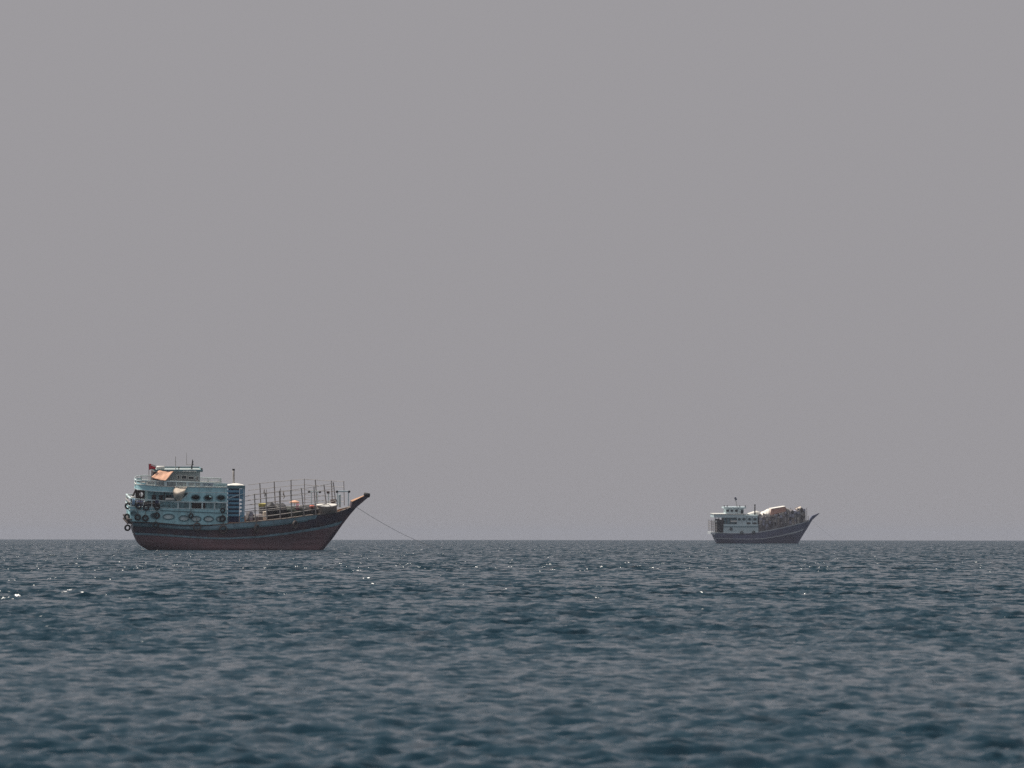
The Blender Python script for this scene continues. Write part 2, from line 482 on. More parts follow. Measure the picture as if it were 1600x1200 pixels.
# ------------------------------------------------------------------ sea
def build_sea():
    k = 0.0017
    r = [-400.0, -250.0, -150.0, -80.0, -40.0, -18.0, -6.0, 4.0, 10.0, 14.0, 17.0]
    x = 19.0
    while x < 9300:
        r.append(x)
        x *= 1 + k * (1.0 if x < 1300 else 2.5)
    r = np.array(r)
    ni = 400
    t_in = np.linspace(-1, 1, ni)
    t_out = 1 + (1.22 ** np.arange(1, 13) - 1) * 0.35
    t = np.concatenate([-t_out[::-1], t_in, t_out])
    wdt = 2.5 + 0.128 * np.maximum(r, 0) + 0.02 * np.abs(np.minimum(r, 0))
    Rr, T = np.meshgrid(r, t, indexing='ij')
    X = T * wdt[:, None]
    Y = Rr.copy()
    Z = np.zeros_like(X)
    dist = np.sqrt(X ** 2 + Y ** 2)
    dr = np.gradient(r)[:, None] * np.ones_like(X)
    dt = np.gradient(t)[None, :] * wdt[:, None]
    # slow patches of stronger and weaker wind
    gust = np.zeros_like(X)
    for _ in range(9):
        lam = rng.uniform(22, 190)
        a = rng.normal(math.pi / 2, 0.5)
        gust += np.sin(2 * math.pi / lam * (X * math.cos(a) * 0.6 + Y * math.sin(a)) + rng.uniform(0, 6.28))
    gust = 1.0 + 0.11 * gust
    gust = np.clip(gust, 0.45, 1.6)
    NW = 96
    lams = np.exp(np.linspace(math.log(0.14), math.log(6.0), NW)) * rng.uniform(0.94, 1.06, NW)
    DX, DY = np.zeros_like(X), np.zeros_like(X)
    unres = np.zeros_like(X)
    for lam in lams:
        a = math.pi / 2 + 0.25 + rng.normal(0, 0.62)
        kx, ky = math.cos(a), math.sin(a)
        kk = 2 * math.pi / lam
        slope = 0.078 * (1.0 if lam < 0.5 else (0.5 / lam) ** 1.35)
        amp = slope / kk
        step = np.maximum(dr * abs(ky), dt * abs(kx))
        f = np.clip((lam / step - 1.3) / 1.0, 0, 1)
        ph = kk * (X * kx + Y * ky) + rng.uniform(0, 6.283)
        A = amp * f * gust
        Z += A * np.cos(ph)
        DX -= 0.55 * A * kx * np.sin(ph)
        DY -= 0.55 * A * ky * np.sin(ph)
        unres += 0.5 * (slope * (1 - f) * gust) ** 2
    X += DX
    Y += DY
    Z -= dist ** 2 / (2 * EARTH)
    nr, nt = X.shape
    co = np.stack([X, Y, Z], -1).reshape(-1, 3).astype(np.float32)
    idx = np.arange(nr * nt).reshape(nr, nt)
    quads = np.stack([idx[:-1, :-1], idx[:-1, 1:], idx[1:, 1:], idx[1:, :-1]], -1).reshape(-1, 4)
    me = bpy.data.meshes.new("sea")
    me.vertices.add(len(co))
    me.vertices.foreach_set("co", co.ravel())
    me.loops.add(quads.size)
    me.loops.foreach_set("vertex_index", quads.ravel().astype(np.int32))
    me.polygons.add(len(quads))
    me.polygons.foreach_set("loop_start", np.arange(0, quads.size, 4, dtype=np.int32))
    me.polygons.foreach_set("use_smooth", np.ones(len(quads), dtype=bool))
    at = me.attributes.new("ripple", 'FLOAT', 'POINT')
    at.data.foreach_set("value", np.sqrt(unres).ravel().astype(np.float32))
    me.update(calc_edges=True)
    m = bpy.data.materials.new("sea_water")
    m.use_nodes = True
    n, l = m.node_tree.nodes, m.node_tree.links
    b = n["Principled BSDF"]
    b.inputs["Base Color"].default_value = (0.007, 0.033, 0.053, 1)
    b.inputs["Roughness"].default_value = 0.09
    b.inputs["IOR"].default_value = 1.333
    geo = n.new("ShaderNodeNewGeometry")
    tc = n.new("ShaderNodeTexCoord")
    atn = n.new("ShaderNodeAttribute")
    atn.attribute_name = "ripple"
    def layer(scale, sx, sy, detail, strength, lean=0.0):
        mp = n.new("ShaderNodeMapping")
        mp.inputs["Scale"].default_value = (sx, sy, 1)
        mp.inputs["Rotation"].default_value = (0, 0, 0.2)
        l.new(tc.outputs["Object"], mp.inputs["Vector"])
        nz = n.new("ShaderNodeTexNoise")
        nz.inputs["Scale"].default_value = scale
        nz.inputs["Detail"].default_value = detail
        l.new(mp.outputs[0], nz.inputs["Vector"])
        sb = n.new("ShaderNodeVectorMath"); sb.operation = 'SUBTRACT'
        sb.inputs[1].default_value = (0.5, 0.5 + lean, 0.5)
        l.new(nz.outputs["Color"], sb.inputs[0])
        fl = n.new("ShaderNodeVectorMath"); fl.operation = 'MULTIPLY'
        fl.inputs[1].default_value = (0.8, 1.0, 0.0)
        l.new(sb.outputs[0], fl.inputs[0])
        sc = n.new("ShaderNodeVectorMath"); sc.operation = 'SCALE'
        l.new(fl.outputs[0], sc.inputs[0])
        if isinstance(strength, float): sc.inputs["Scale"].default_value = strength
        else: l.new(strength, sc.inputs["Scale"])
        return sc.outputs[0]
    mul = n.new("ShaderNodeMath"); mul.operation = 'MULTIPLY'
    mul.inputs[1].default_value = 10.5
    l.new(atn.outputs["Fac"], mul.inputs[0])
    fine = layer(3.4, 1.0, 0.6, 3.0, 1.45, 0.035)
    mid = layer(1.5, 0.8, 0.22, 3.0, mul.outputs[0], 0.075)
    a1 = n.new("ShaderNodeVectorMath"); a1.operation = 'ADD'
    l.new(fine, a1.inputs[0]); l.new(mid, a1.inputs[1])
    # sparse steep ripples that catch the sun
    mk = n.new("ShaderNodeTexNoise")
    mk.inputs["Scale"].default_value = 1.7
    mk.inputs["Detail"].default_value = 2.0
    l.new(tc.outputs["Object"], mk.inputs["Vector"])
    mr = n.new("ShaderNodeMapRange")
    mr.inputs[1].default_value = 0.69
    mr.inputs[2].default_value = 0.78
    mr.inputs[4].default_value = 3.4
    l.new(mk.outputs["Fac"], mr.inputs[0])
    steep = layer(9.0, 1.0, 1.0, 2.0, mr.outputs[0])
    a3 = n.new("ShaderNodeVectorMath"); a3.operation = 'ADD'
    l.new(a1.outputs[0], a3.inputs[0]); l.new(steep, a3.inputs[1])
    a2 = n.new("ShaderNodeVectorMath"); a2.operation = 'ADD'
    l.new(a3.outputs[0], a2.inputs[0]); l.new(geo.outputs["Normal"], a2.inputs[1])
    nm = n.new("ShaderNodeVectorMath"); nm.operation = 'NORMALIZE'
    l.new(a2.outputs[0], nm.inputs[0])
    l.new(nm.outputs[0], b.inputs["Normal"])
    me.materials.append(m)
    o = bpy.data.objects.new("sea", me)
    COL.objects.link(o)
    o["kind"] = "structure"
build_sea()

# ------------------------------------------------------------------ tyres
def tyre_mesh(name, r_out, r_in, wid, mat):
    mb = MB()
    prof = [(r_in, -0.40), (r_in + 0.03, -0.5), (r_out - 0.10, -0.5), (r_out - 0.03, -0.40), (r_out, -0.2), (r_out, 0.2), (r_out - 0.03, 0.40),
            (r_out - 0.10, 0.5), (r_in + 0.03, 0.5), (r_in, 0.40), (r_in + 0.07, 0.33), (r_in + 0.07, -0.33)]
    N = 22
    secs = []
    for k in range(N + 1):
        a = 2 * math.pi * k / N
        secs.append([(p * math.cos(a), w * wid, p * math.sin(a)) for p, w in prof])
    mb.loft(secs, True, False)
    me = bpy.data.meshes.new(name)
    me.from_pydata(mb.v, [], mb.f)
    me.update()
    me.polygons.foreach_set("use_smooth", [True] * len(me.polygons))
    me.materials.append(mat)
    return me
TYRE_BIG = tyre_mesh("truck_tyre", 0.53, 0.36, 0.26, RUBBER_DUSTY)
TYRE_BIG_DARK = tyre_mesh("truck_tyre", 0.42, 0.21, 0.25, RUBBER)
TYRE_SMALL = tyre_mesh("car_tyre", 0.33, 0.18, 0.20, RUBBER)

def tyre(boat, px, py, y, me, label, rope_to, tilt=0.0, face=0.0, group="tyre fenders hung along the near dhow"):
    p = boat.L(px, py, y)
    o = bpy.data.objects.new("tyre_fender", me)
    COL.objects.link(o)
    o.matrix_world = boat.M @ Matrix.Translation(p) @ Matrix.Rotation(face, 4, 'Z') @ Matrix.Rotation(tilt, 4, 'X')
    tag(o, label, "tyre", group)
    if rope_to:
        inv = (Matrix.Translation(p) @ Matrix.Rotation(face, 4, 'Z') @ Matrix.Rotation(tilt, 4, 'X')).inverted()
        top = inv @ boat.L(px + rope_to[0], rope_to[1], y + 0.12)
        r0 = me.vertices[4].co.x
        mb = MB()
        mb.tube([(0, 0, r0 * 0.72), (0, 0.12, r0 * 1.02), top], 0.028, 5)
        mb.build("hanging_rope", ROPE, o)
    return o

# ================================================================== NEAR DHOW
A = Boat(385, 860.6, 624.0, 9.5, 6.0)
sheer = crv([(205, 816.2), (254, 818.2), (288, 821.4), (330, 821.6), (360, 819.2), (406, 815.4), (445, 811.6), (483, 806.2), (526.5, 801.6), (545, 794.6), (558, 788.6)])
stripe = crv([(208, 833.8), (254, 835.7), (303, 839.6), (340, 841.5), (360, 841.8), (406, 839.2), (452, 833.4), (499, 825.2), (526.5, 818.4), (545, 811)])
A.hull_setup(sheer, stripe, (212, 557), (213.5, 539), (220, 509.5), (235, 502.3), (262, 478), 851.0, 861.2,
             (0.25, 3.25, 3.5, 3.7, 3.75), (0.2, 0.10, 0.26, 0.42, 0.52), -1.7, (1.8, 1.9, 2.0, 2.2, 2.6))
near = A.thing("cargo_dhow")
tag(near, "large wooden cargo dhow with turquoise upperworks and maroon hull, nearer of the two", "dhow", "cargo dhows lying at anchor")
US = [0, 0.004] + [i / 64 for i in range(1, 64)] + [0.993, 1.0]

mb = MB(); A.hull_band(mb, 0.0, 2.0, 14, US, True); hull = mb.build("hull_bottom", HULL_LOW, near, True)
mb = MB(); A.hull_band(mb, 2.0, 3.0, 6, US); mb.pair("hull_topside", HULL_TOP, near, True)
mb = MB()                                             # stern closing the hull
n_ = 18
col_n = [A.hp(0, 3.0 * i / n_) for i in range(n_ + 1)]
mb.add(col_n + [Vector((p.x, -p.y, p.z)) for p in col_n], [(i, i + 1, n_ + 2 + i, n_ + 1 + i) for i in range(n_)])
mb.build("transom", HULL_TOP, near)
mb = MB(); A.strip(mb, 0.80, 1.06, US[2:-1], 0.012, 0.03); mb.pair("wet_band", WEED, near)
mb = MB(); A.strip(mb, 1.93, 2.05, US[1:-2], 0.06, 0.2); mb.pair("rubbing_strake", STRIPE, near)
mb = MB(); A.strip(mb, 2.70, 2.965, [u for u in US if u < 0.835], 0.07, 0.2); mb.pair("sheer_strake", STRIPE, near)
mb = MB(); A.strip(mb, 2.62, 2.69, [u for u in US if u < 0.80], 0.10, 0.2); mb.pair("lower_wale", TEAL_TRIM, near)
mb = MB(); A.strip(mb, 2.968, 3.03, US[:-1], 0.10, 0.36); mb.pair("cap_rail", WOOD, near)
mb = MB(); A.strip(mb, 2.30, 2.97, [u for u in US if 0.42 < u < 0.99], -0.12, 0.08); mb.pair("inner_bulwark", WOOD_RED, near)
mb = MB()                                             # working deck
for u0, u1 in zip(US[:-1], US[1:]):
    q = []
    for u in (u0, u1):
        p = A.hp(u, 2.55)
        q += [Vector((p.x, p.y + 0.02, p.z)), Vector((p.x, -p.y - 0.02, p.z))]
    mb.add(q, [(0, 1, 3, 2)])
mb.build("main_deck", DECKWOOD, near)
# raised forecastle deck planks inside the bow
mb = MB()
fu = [0.90 + 0.0105 * i for i in range(9)]
for k in range(7):
    f0, f1 = -1 + 2 * k / 7, -1 + 2 * (k + 1) / 7 - 0.02
    secs = []
    for u in fu:
        p = A.hp(u, 2.84)
        yy = abs(p.y) - 0.05
        secs.append([(p.x, yy * f0, p.z), (p.x, yy * f1, p.z), (p.x, yy * f1, p.z + 0.06), (p.x, yy * f0, p.z + 0.06)])
    pl = MB(); pl.loft(secs); pl.build("foredeck_plank", WOOD_RED, near)
# stem post and its raised head
mb = MB()
prof = [(502.5, 861), (519, 841), (534, 819.5), (546, 804), (556, 792.5)]
secs = []
for px, py in prof:
    f = A.L(px + 1.2, py, 0); b_ = A.L(px - 4, py - 1.0, 0)
    secs.append([(f.x, -0.07, f.z), (f.x, 0.07, f.z), (b_.x, 0.2, b_.z), (b_.x, -0.2, b_.z)])
mb.loft(secs); mb.build("stem_post", HULL_TOP, near)
def stem_head(parent, boat, low_aft, hi_aft, hi_fwd, tip, low_fwd, w_aft, w_tip, mat, top_mat):
    def P(q, y): 
        p = boat.L(q[0], q[1], 0); return Vector((p.x, y, p.z))
    m1 = MB()
    order = [(low_aft, w_aft), (low_fwd, w_aft * 0.45), (tip, w_tip), (hi_fwd, w_tip), (hi_aft, w_aft)]
    nr = [P(q, -w) for q, w in order]; fr = [P(q, w) for q, w in order]
    m1.add(nr + fr, [(0, 1, 2, 3, 4), (9, 8, 7, 6, 5), (0, 5, 6, 1), (1, 6, 7, 2), (2, 7, 8, 3), (4, 9, 5, 0)])
    o = m1.build("stem_head", mat, parent)
    m2 = MB()
    up = Vector((0, 0, 0.05))
    a, b_, c, d = nr[4], nr[3], fr[3], fr[4]
    m2.hexa([a, b_, c, d, a + up, b_ + up, c + up, d + up])
    m2.build("stem_head_top", top_mat, o)
    return o
sh = stem_head(near, A, (546, 795), (548.5, 784), (569, 775), (576, 776.2), (556, 793), 0.75, 0.24, HULL_TOP, WOOD_RED)
mb = MB()
p0, p1 = A.L(568.0, 773.0, 0), A.L(577.6, 774.8, 0)
mb.tube([p0, p0.lerp(p1, .06), p0.lerp(p1, .94), p1], [0.10, 0.26, 0.27, 0.12], 10, flat=1.3)
mb.build("stem_cap", RUBBER, sh, True)

# --- lower house: bulwark band with oval panels
w0 = lambda p: A.bs(p) + 0.0
w_stern = 200.5
def gallery_half(p):
    u = min(1.0, max(0.0, (p - 209) / 348.0))
    return 3.75 * (0.72 + 0.28 * math.sin(math.pi / 2 * min(1, u / 0.42)) ** 0.9)
wA = lambda p: gallery_half(p) + 0.10
lo1 = lambda p: sheer(p) - 0.6
lineA = crv([(200, 797.0), (242, 798.2), (311, 801.2), (359, 803.2)])
lineB = crv([(200, 792.6), (242, 794.4), (280, 795.6), (359, 797.0)])
lineC = crv([(200, 781.0), (242, 783.6), (280, 786.4), (359, 787.6)])
lineCt = crv([(200, 779.6), (242, 782.2), (280, 784.8), (359, 786.0)])
bays = [(209.5, 222, (214.5, 803.2, 4.6, 3.0)), (222, 238, None), (238, 254.5, (245.6, 807.0, 4.6, 3.9)),
        (254.5, 281, (268.6, 808.6, 8.6, 4.2)), (281, 301.5, (292.3, 811.0, 7.6, 4.2)), (301.5, 320.5, (311.2, 811.8, 7.2, 4.2)),
        (320.5, 339.5, (330.2, 811.9, 7.2, 4.2)), (339.5, 359, (349.0, 812.0, 7.2, 4.2))]
wall = None
for b0, b1, hole in bays:
    m1 = MB()
    if hole:
        A.hole_bay(m1, b0, b1, lo1, lineA, hole[0], hole[1], hole[2], hole[3], wA, 0.08)
    else:
        A.ribbon(m1, lin(b0, b1, 4), lo1, lineA, wA, 0.08)
    o = m1.pair("bulwark_panel", TURQ, near)
    if hole:
        m2 = MB(); A.oval_disc(m2, *hole, wA, 0.09); m2.pair("oval_infill", TURQ_PALE if hole[0] > 255 else TEAL_TRIM, o)
        m2 = MB(); A.oval(m2, *hole, wA, 0.075, 0.02); m2.pair("oval_frame", TEAL_TRIM, o, True)
mb = MB(); A.cross(mb, 209.5, lo1, lineA, wA, 0.08); mb.build("stern_panel", TURQ, near)
PX1 = lin(209.3, 359, 30)
mb = MB(); A.ribbon_u(mb, PX1, lambda p: lineA(p) + 0.7, lambda p: lineA(p) - 0.5, lambda p: wA(p) + 0.07, 0.16); mb.build("trim_strake", TEAL_TRIM, near)
mb = MB(); A.ribbon_u(mb, PX1, lambda p: lineA(p) - 0.45, lambda p: lineB(p) + 0.6, lambda p: wA(p) + 0.01, 0.08); mb.build("gallery_side", TURQ, near)
mb = MB(); A.ribbon(mb, PX1, lambda p: lineB(p) + 0.6, lambda p: lineB(p) - 0.2, lambda p: wA(p) + 0.05, 0.14); mb.pair("gallery_sill", TURQ_PALE, near)
mb = MB(); A.ribbon_u(mb, lin(208.6, 359, 30), lineC, lineCt, lambda p: wA(p) + 0.07, 0.2); mb.build("gallery_rail", TURQ_PALE, near)
for p_ in (210.2, 219, 230, 243, 254.5, 283.3, 301.6, 320.5, 339.5, 357.8):   # posts of the gallery
    m1 = MB(); wd = 1.1 if p_ > 250 else 0.6
    A.ribbon(m1, [p_ - wd, p_ + wd], lambda p: lineB(p) - 0.2, lineC, lambda p: wA(p) + 0.015, 0.12)
    m1.pair("gallery_post", TURQ_PALE, near)
mb = MB()
p_ = 256.0
while p_ < 357:
    if not (303.5 < p_ < 319 or 322 < p_ < 325):
        a, b_ = A.L(p_, lineB(p_) - 0.1, -wA(p_) + 0.06), A.L(p_, lineC(p_) + 0.1, -wA(p_) + 0.06)
        mb.tube([a, b_], 0.032, 4)
    p_ += 1.9
bal = mb.mirror().build("baluster_row", TURQ, near); bal["kind"] = "stuff"
# stern gallery rails: open framework carrying the tyre rows
for dy in (0.0, 6.0, 11.2):
    m1 = MB()
    pts = [A.L(p, 786.5 + dy + (p - 200) * 0.035, -wA(p) - 0.06) for p in lin(208.6, 256, 8)]
    m1.tube(pts[::-1] + [Vector((q.x, -q.y, q.z)) for q in pts], 0.055, 6)
    m1.build("stern_rail", TURQ_PALE if dy else STEEL_PALE, near)
for py_, mat_, nm in ((813.2, DARK_WOOD, "stern_plank"), (818.6, DARK_WOOD, "stern_plank")):
    m1 = MB(); a = A.L(207.5, py_, -2.9)
    m1.box((a.x - 0.25, -3.0, a.z - 0.09), (a.x + 0.35, 3.0, a.z + 0.09)); m1.build(nm, mat_, near)
# decks of the house
def deck(name, pxs, py, w, th, mat, inset=0.06):
    m1 = MB(); secs = []
    for p in pxs:
        q = A.L(p, py(p), -w(p)); y = w(p) - inset
        secs.append([(q.x, -y, q.z), (q.x, y, q.z), (q.x, y, q.z - th), (q.x, -y, q.z - th)])
    m1.loft(secs); return m1.build(name, mat, near)
deck("gallery_floor", lin(209.8, 359, 16), lambda p: lo1(p) + 0.3, wA, 0.14, DARK_WOOD, 0.02)
deck("gallery_deck", lin(209.8, 359, 16), lambda p: lineB(p) + 2.2, wA, 0.12, DECKWOOD, 0.14)

mb = MB(); A.ribbon(mb, lin(282, 358.4, 12), lambda p: lineB(p) + 2.0, lambda p: lineCt(p) + 0.2, lambda p: wA(p) - 0.75, 0.06); mb.pair("gallery_bulkhead", DARK_WOOD, near)  # dark sheet added behind the balusters so the gallery gaps read as shade
# --- upper house
lineD = crv([(297, 771.2), (359, 771.6)])
w2 = lambda p: min(wA(p) - 0.06, 3.55)
loU = lambda p: lineCt(p) - 0.2
ub = [(299.5, 320, (310.2, 778.8, 6.6, 4.2)), (320, 339.3, (329.6, 779.3, 6.6, 4.2)), (339.3, 359, (349.0, 779.3, 6.6, 4.2))]
for b0, b1, h in ub:
    m1 = MB(); A.hole_bay(m1, b0, b1, loU, lineD, *h, w2, 0.1); o = m1.build("cabin_panel", TURQ_PALE if False else TURQ, near)
    m2 = MB(); A.oval(m2, *h, w2, 0.085, 0.03); m2.build("window_frame", TEAL_TRIM, o, True)
# curved brace that sweeps from the cabin down to the gallery rail
mb = MB(); secs = []
for i in range(9):
    t = i / 8
    xr = 299.5
    xl = 299.3 - 16.5 * (t ** 1.6)
    py = 771.3 + (785.2 - 771.3) * t
    y = -w2(299)
    a, b_ = A.L(xl, py, y), A.L(xr, py, y)
    secs.append([a, b_, b_ + Vector((0, .1, 0)), a + Vector((0, .1, 0))])
mb.loft(secs); mb.pair("swept_brace", TURQ, near)
mb = MB(); secs = []
for i in range(9):
    t = i / 8
    a = A.L(299.2 - 16.5 * (t ** 1.6), 771.3 + 13.9 * t, -w2(299) - 0.03)
    secs.append(a)
mb.tube(secs, 0.07, 5); mb.pair("brace_edge", TURQ_PALE, near)
# far side of the cabin with one doorway that lets the sky through
mb = MB()
inv_y = w2(330)
q = A.L(329.6, 779.3, inv_y); xs_ = q.x; zs_ = q.z
xa, xb = A.L(299.5, 780, -inv_y).x, A.L(359, 780, -inv_y).x
zt, zb = A.L(330, 771.4, -inv_y).z, A.L(330, 786, -inv_y).z
def boxes(name, mat, parent, *bb):
    for a_, b__ in bb:
        m_ = MB(); m_.box(a_, b__); m_.build(name, mat, parent)
boxes("far_cabin_panel", TURQ, near, ((xa, inv_y - .1, zb - .3), (xs_ - 0.32, inv_y, zt)), ((xs_ + 0.42, inv_y - .1, zb - .3), (xb, inv_y, zt)),
      ((xs_ - 0.32, inv_y - .1, zb - .3), (xs_ + 0.42, inv_y, zs_ - 0.42)), ((xs_ - 0.32, inv_y - .1, zs_ + 0.30), (xs_ + 0.42, inv_y, zt)))
mb = MB(); mb.box((xa, -inv_y + .3, zb - .3), (xa + .1, inv_y - .1, zt)); mb.build("cabin_aft_bulkhead", GREY_CABIN, near)
mb = MB(); mb.box((xb - .1, -inv_y + .12, zb - .3), (xb, inv_y - .1, zt)); mb.build("cabin_front_bulkhead", TURQ, near)
boxes("cabin_partition", DARK_WOOD, near, ((xs_ + 1.2, -2.2, zb - .3), (xs_ + 1.3, 2.0, zt)), ((xs_ - 1.9, -2.0, zb - .3), (xs_ - 1.8, 2.2, zt)))
# cabin core under the after deck
mb = MB()
xc0, xc1 = A.L(236, 780, -2.2).x, A.L(299, 780, -2.2).x
zc0, zc1 = A.L(260, 795, -2.2).z, A.L(260, 769, -2.2).z
mb.box((xc0, -1.9, zc0), (xc1, 1.9, zc1)); core = mb.build("after_cabin", TURQ, near)
for c_, w_ in ((245, 3.4), (256, 3.4), (268, 5.0)):
    m1 = MB(); A.pbox(m1, c_ - w_, c_ + w_, 775, 784 if w_ > 4 else 789, -1.96, -1.93); m1.build("cabin_door", DARK_WOOD if w_ < 4 else GLASS, core)
for p_ in (225, 246, 262, 280):
    m1 = MB(); a = A.L(p_, 785.5, -3.0); b_ = A.L(p_, 769, -3.0); m1.tube([a, b_], 0.07, 6); m1.pair("awning_post", DARK_WOOD, near)
# far quarter screen with a porthole, seen through the open after deck
m0 = MB(); secs = []
q0, q1 = A.L(212.5, 783, 2.4), A.L(230, 767, 2.4)
hx, hz = A.L(221.3, 773.5, 2.4).x, A.L(221.3, 773.5, 2.4).z
N = 24
rim, out = [], []
for k in range(N):
    a = 2 * math.pi * (k + .5) / N
    rim.append(Vector((hx + .25 * math.cos(a), 2.4, hz + .27 * math.sin(a))))
    t = 1 / max(abs(math.cos(a)), abs(math.sin(a)))
    gx, gz = math.cos(a) * t, math.sin(a) * t
    out.append(Vector((hx + (q1.x - hx if gx > 0 else hx - q0.x) * gx, 2.4, hz + (q1.z - hz if gz > 0 else hz - q0.z) * gz)))
m0.add(rim + out, [(k, N + k, N + (k + 1) % N, (k + 1) % N) for k in range(N)])
m0.build("quarter_screen", DARK_WOOD, near, False, 0.08)
mb = MB(); mb.tube([A.L(206, 783.5, 1.5), A.L(214.5, 765.5, 1.5)], 0.12, 6); mb.build("raking_post", DARK_WOOD, near)
mb = MB(); mb.tube([A.L(211, 784, -2.5), A.L(218, 766.5, -2.5)], 0.06, 6); mb.build("raking_post", DARK_WOOD, near)

# --- upper deck with rounded stern
def w3(p):
    f = 3.45
    if p < 246:
        t = min(1, max(0, (246 - p) / 30.5))
        f = 3.45 * (1 - t ** 2.6) ** 0.55
    return max(f, 0.8)
PX3 = [215.6, 216, 216.6, 217.4, 218.5, 220, 222, 225, 229, 234, 240] + lin(246, 359, 16)
d_bot = crv([(215, 765.6), (242, 769.2), (276, 770.8), (359, 771.0)])
d_mid = crv([(215, 758.0), (242, 760.4), (272, 762.2), (359, 763.0)])
d_top = crv([(215, 752.0), (242, 753.0), (297, 754.6), (359, 757.2)])
mb = MB(); A.ribbon_u(mb, PX3, d_bot, d_mid, w3, 0.1); fas = mb.build("upper_deck_fascia", TURQ, near)
for f_lo, f_hi, pr, nm in ((lambda p: d_bot(p) + 0.5, lambda p: d_bot(p) - 0.6, .06, "fascia_moulding"), (lambda p: d_mid(p) + 0.5, lambda p: d_mid(p) - 0.5, .09, "fascia_ledge")):
    m1 = MB(); A.ribbon_u(m1, PX3, f_lo, f_hi, lambda p: w3(p) + pr, 0.2); 
    m1.build(nm, WHITE if pr > .08 else TURQ_PALE, fas)
deck("upper_deck", PX3, lambda p: d_mid(p) + 2.0, w3, 0.14, WOOD, 0.12)
mb = MB(); A.ribbon_u(mb, PX3, lambda p: d_top(p) + 0.9, lambda p: d_top(p) - 0.5, lambda p: w3(p) + .05, 0.16); mb.build("upper_rail", TURQ_PALE, near)
for p_, hw in ((217.2, .8), (226, .7), (233.5, 1.0), (249, .8), (264.5, 2.0), (280.5, .8), (297.5, 1.4), (309.5, .9), (319, 2.6), (338.2, 1.0), (357.6, 1.2)):
    m1 = MB(); A.ribbon(m1, [p_ - hw, p_ + hw], lambda p: d_mid(p) - .4, lambda p: d_top(p) + .8, lambda p: w3(p) - 0.01, 0.1); m1.pair("upper_rail_post", TURQ_PALE, near)
mb = MB(); p_ = 235.0
while p_ < 357:
    if not (263 < p_ < 267 or 316 < p_ < 322):
        a, b_ = A.L(p_, d_mid(p_) - .3, -w3(p_) + .05), A.L(p_, d_top(p_) + .6, -w3(p_) + .05)
        mb.tube([a, b_], 0.034, 4)
    p_ += 1.95
bal = mb.mirror().build("baluster_row", TURQ_PALE, near); bal["kind"] = "stuff"
mb = MB(); A.ribbon(mb, [218, 219, 221, 224, 228, 233.5], lambda p: d_mid(p) - .3, lambda p: d_mid(p) - 3.4, lambda p: w3(p) - .05, .06); mb.pair("stern_rail_panel", TURQ, near)

for p0_, p1_, mt_ in ((236, 262, GREY_BODY), (267, 296, DARK_WOOD), (300, 317, GREY_BODY), (321.5, 337, NAVY_CLOTH), (339.5, 356.5, TEAL_TRIM)):
    m1 = MB(); A.pbox(m1, p0_, p1_, d_top((p0_ + p1_) / 2) + 1.6, d_mid((p0_ + p1_) / 2) + 1.2, -2.95, -2.35); m1.build("deck_locker", mt_, near)  # invented dark boxes behind the rail, giving the baluster gaps their shade
# --- wheelhouse
wW = lambda p: 1.7
loW, hiW = (lambda p: 762.5), (lambda p: 738.6)
wh = [(264, 279.5, None), (279.5, 286, (282.7, 747.4, 1.7, 3.2)), (286, 296.5, (291.1, 747.4, 3.9, 2.7)), (296.5, 307, (301.8, 748.2, 4.3, 2.2)), (307, 315.6, (311.1, 749.2, 1.5, 3.3))]
for b0, b1, h in wh:
    m1 = MB()
    if h: A.hole_bay(m1, b0, b1, loW, hiW, *h, wW, 0.08, 9)
    else: A.ribbon(m1, [b0, b1], loW, hiW, wW, 0.08)
    o = m1.pair("wheelhouse_panel", GREY_CABIN, near)
    if h:
        m2 = MB(); A.oval(m2, *h, wW, 0.05, 0.02, 9); m2.pair("window_frame", WHITE, o)
        m2 = MB(); A.oval_disc(m2, *h, wW, 0.05, 9); m2.pair("window_pane", GLASS, o)
mb = MB(); x0, x1 = A.L(264, 745, -1.7).x, A.L(315.6, 745, -1.7).x; z0, z1 = A.L(290, 762, -1.7).z, A.L(290, 738.8, -1.7).z
boxes("wheelhouse_end", GREY_CABIN, near, ((x1 - .08, -1.62, z0), (x1 + .001, 1.62, z1)), ((x0, -1.62, z0), (x0 + .08, 1.62, z1)))
mb = MB(); x2 = A.L(243.5, 745, -1.4).x; z2 = A.L(250, 739.5, -1.4).z
mb.box((x2, -1.4, z0), (x0 - .01, 1.4, z2)); mb.build("chart_room", DARK_WOOD, near)
r0, r1 = A.L(246, 738.6, -2.0), A.L(320, 735.2, -2.0)
mb = MB(); mb.box((r0.x, -2.05, z1), (r1.x, 2.05, z1 + 0.14)); rf = mb.build("wheelhouse_roof", GREY_CABIN, near)
boxes("roof_edge_board", TEAL_TRIM, rf, *[((r0.x - .02, yy, z1 + 0.10), (r1.x + .02, yy + .1, z1 + 0.30)) for yy in (-2.1, 2.0)],
      ((r1.x - .07, -1.99, z1 + 0.145), (r1.x + .03, 1.99, z1 + 0.29)), ((r0.x - .03, -1.99, z1 + .145), (r0.x + .07, 1.99, z1 + .29)))
for i in range(9):
    p_ = 289 + i * 2.4
    m1 = MB(); a = A.L(p_, 738.3, -2.13); m1.tube([a, a + Vector((.09, 0, .02)), a + Vector((.18, 0, .0))], [.035, .075, .035], 6); m1.build("roof_ornament", WHITE, rf)
mb = MB(); mb.tube([A.L(282.5, 735.5, -1), A.L(282.5, 733, -1), A.L(282.5, 732.8, -1), A.L(282.5, 731, -1)], [.05, .05, .13, .13], 8); mb.build("deck_light", BLACK, rf)
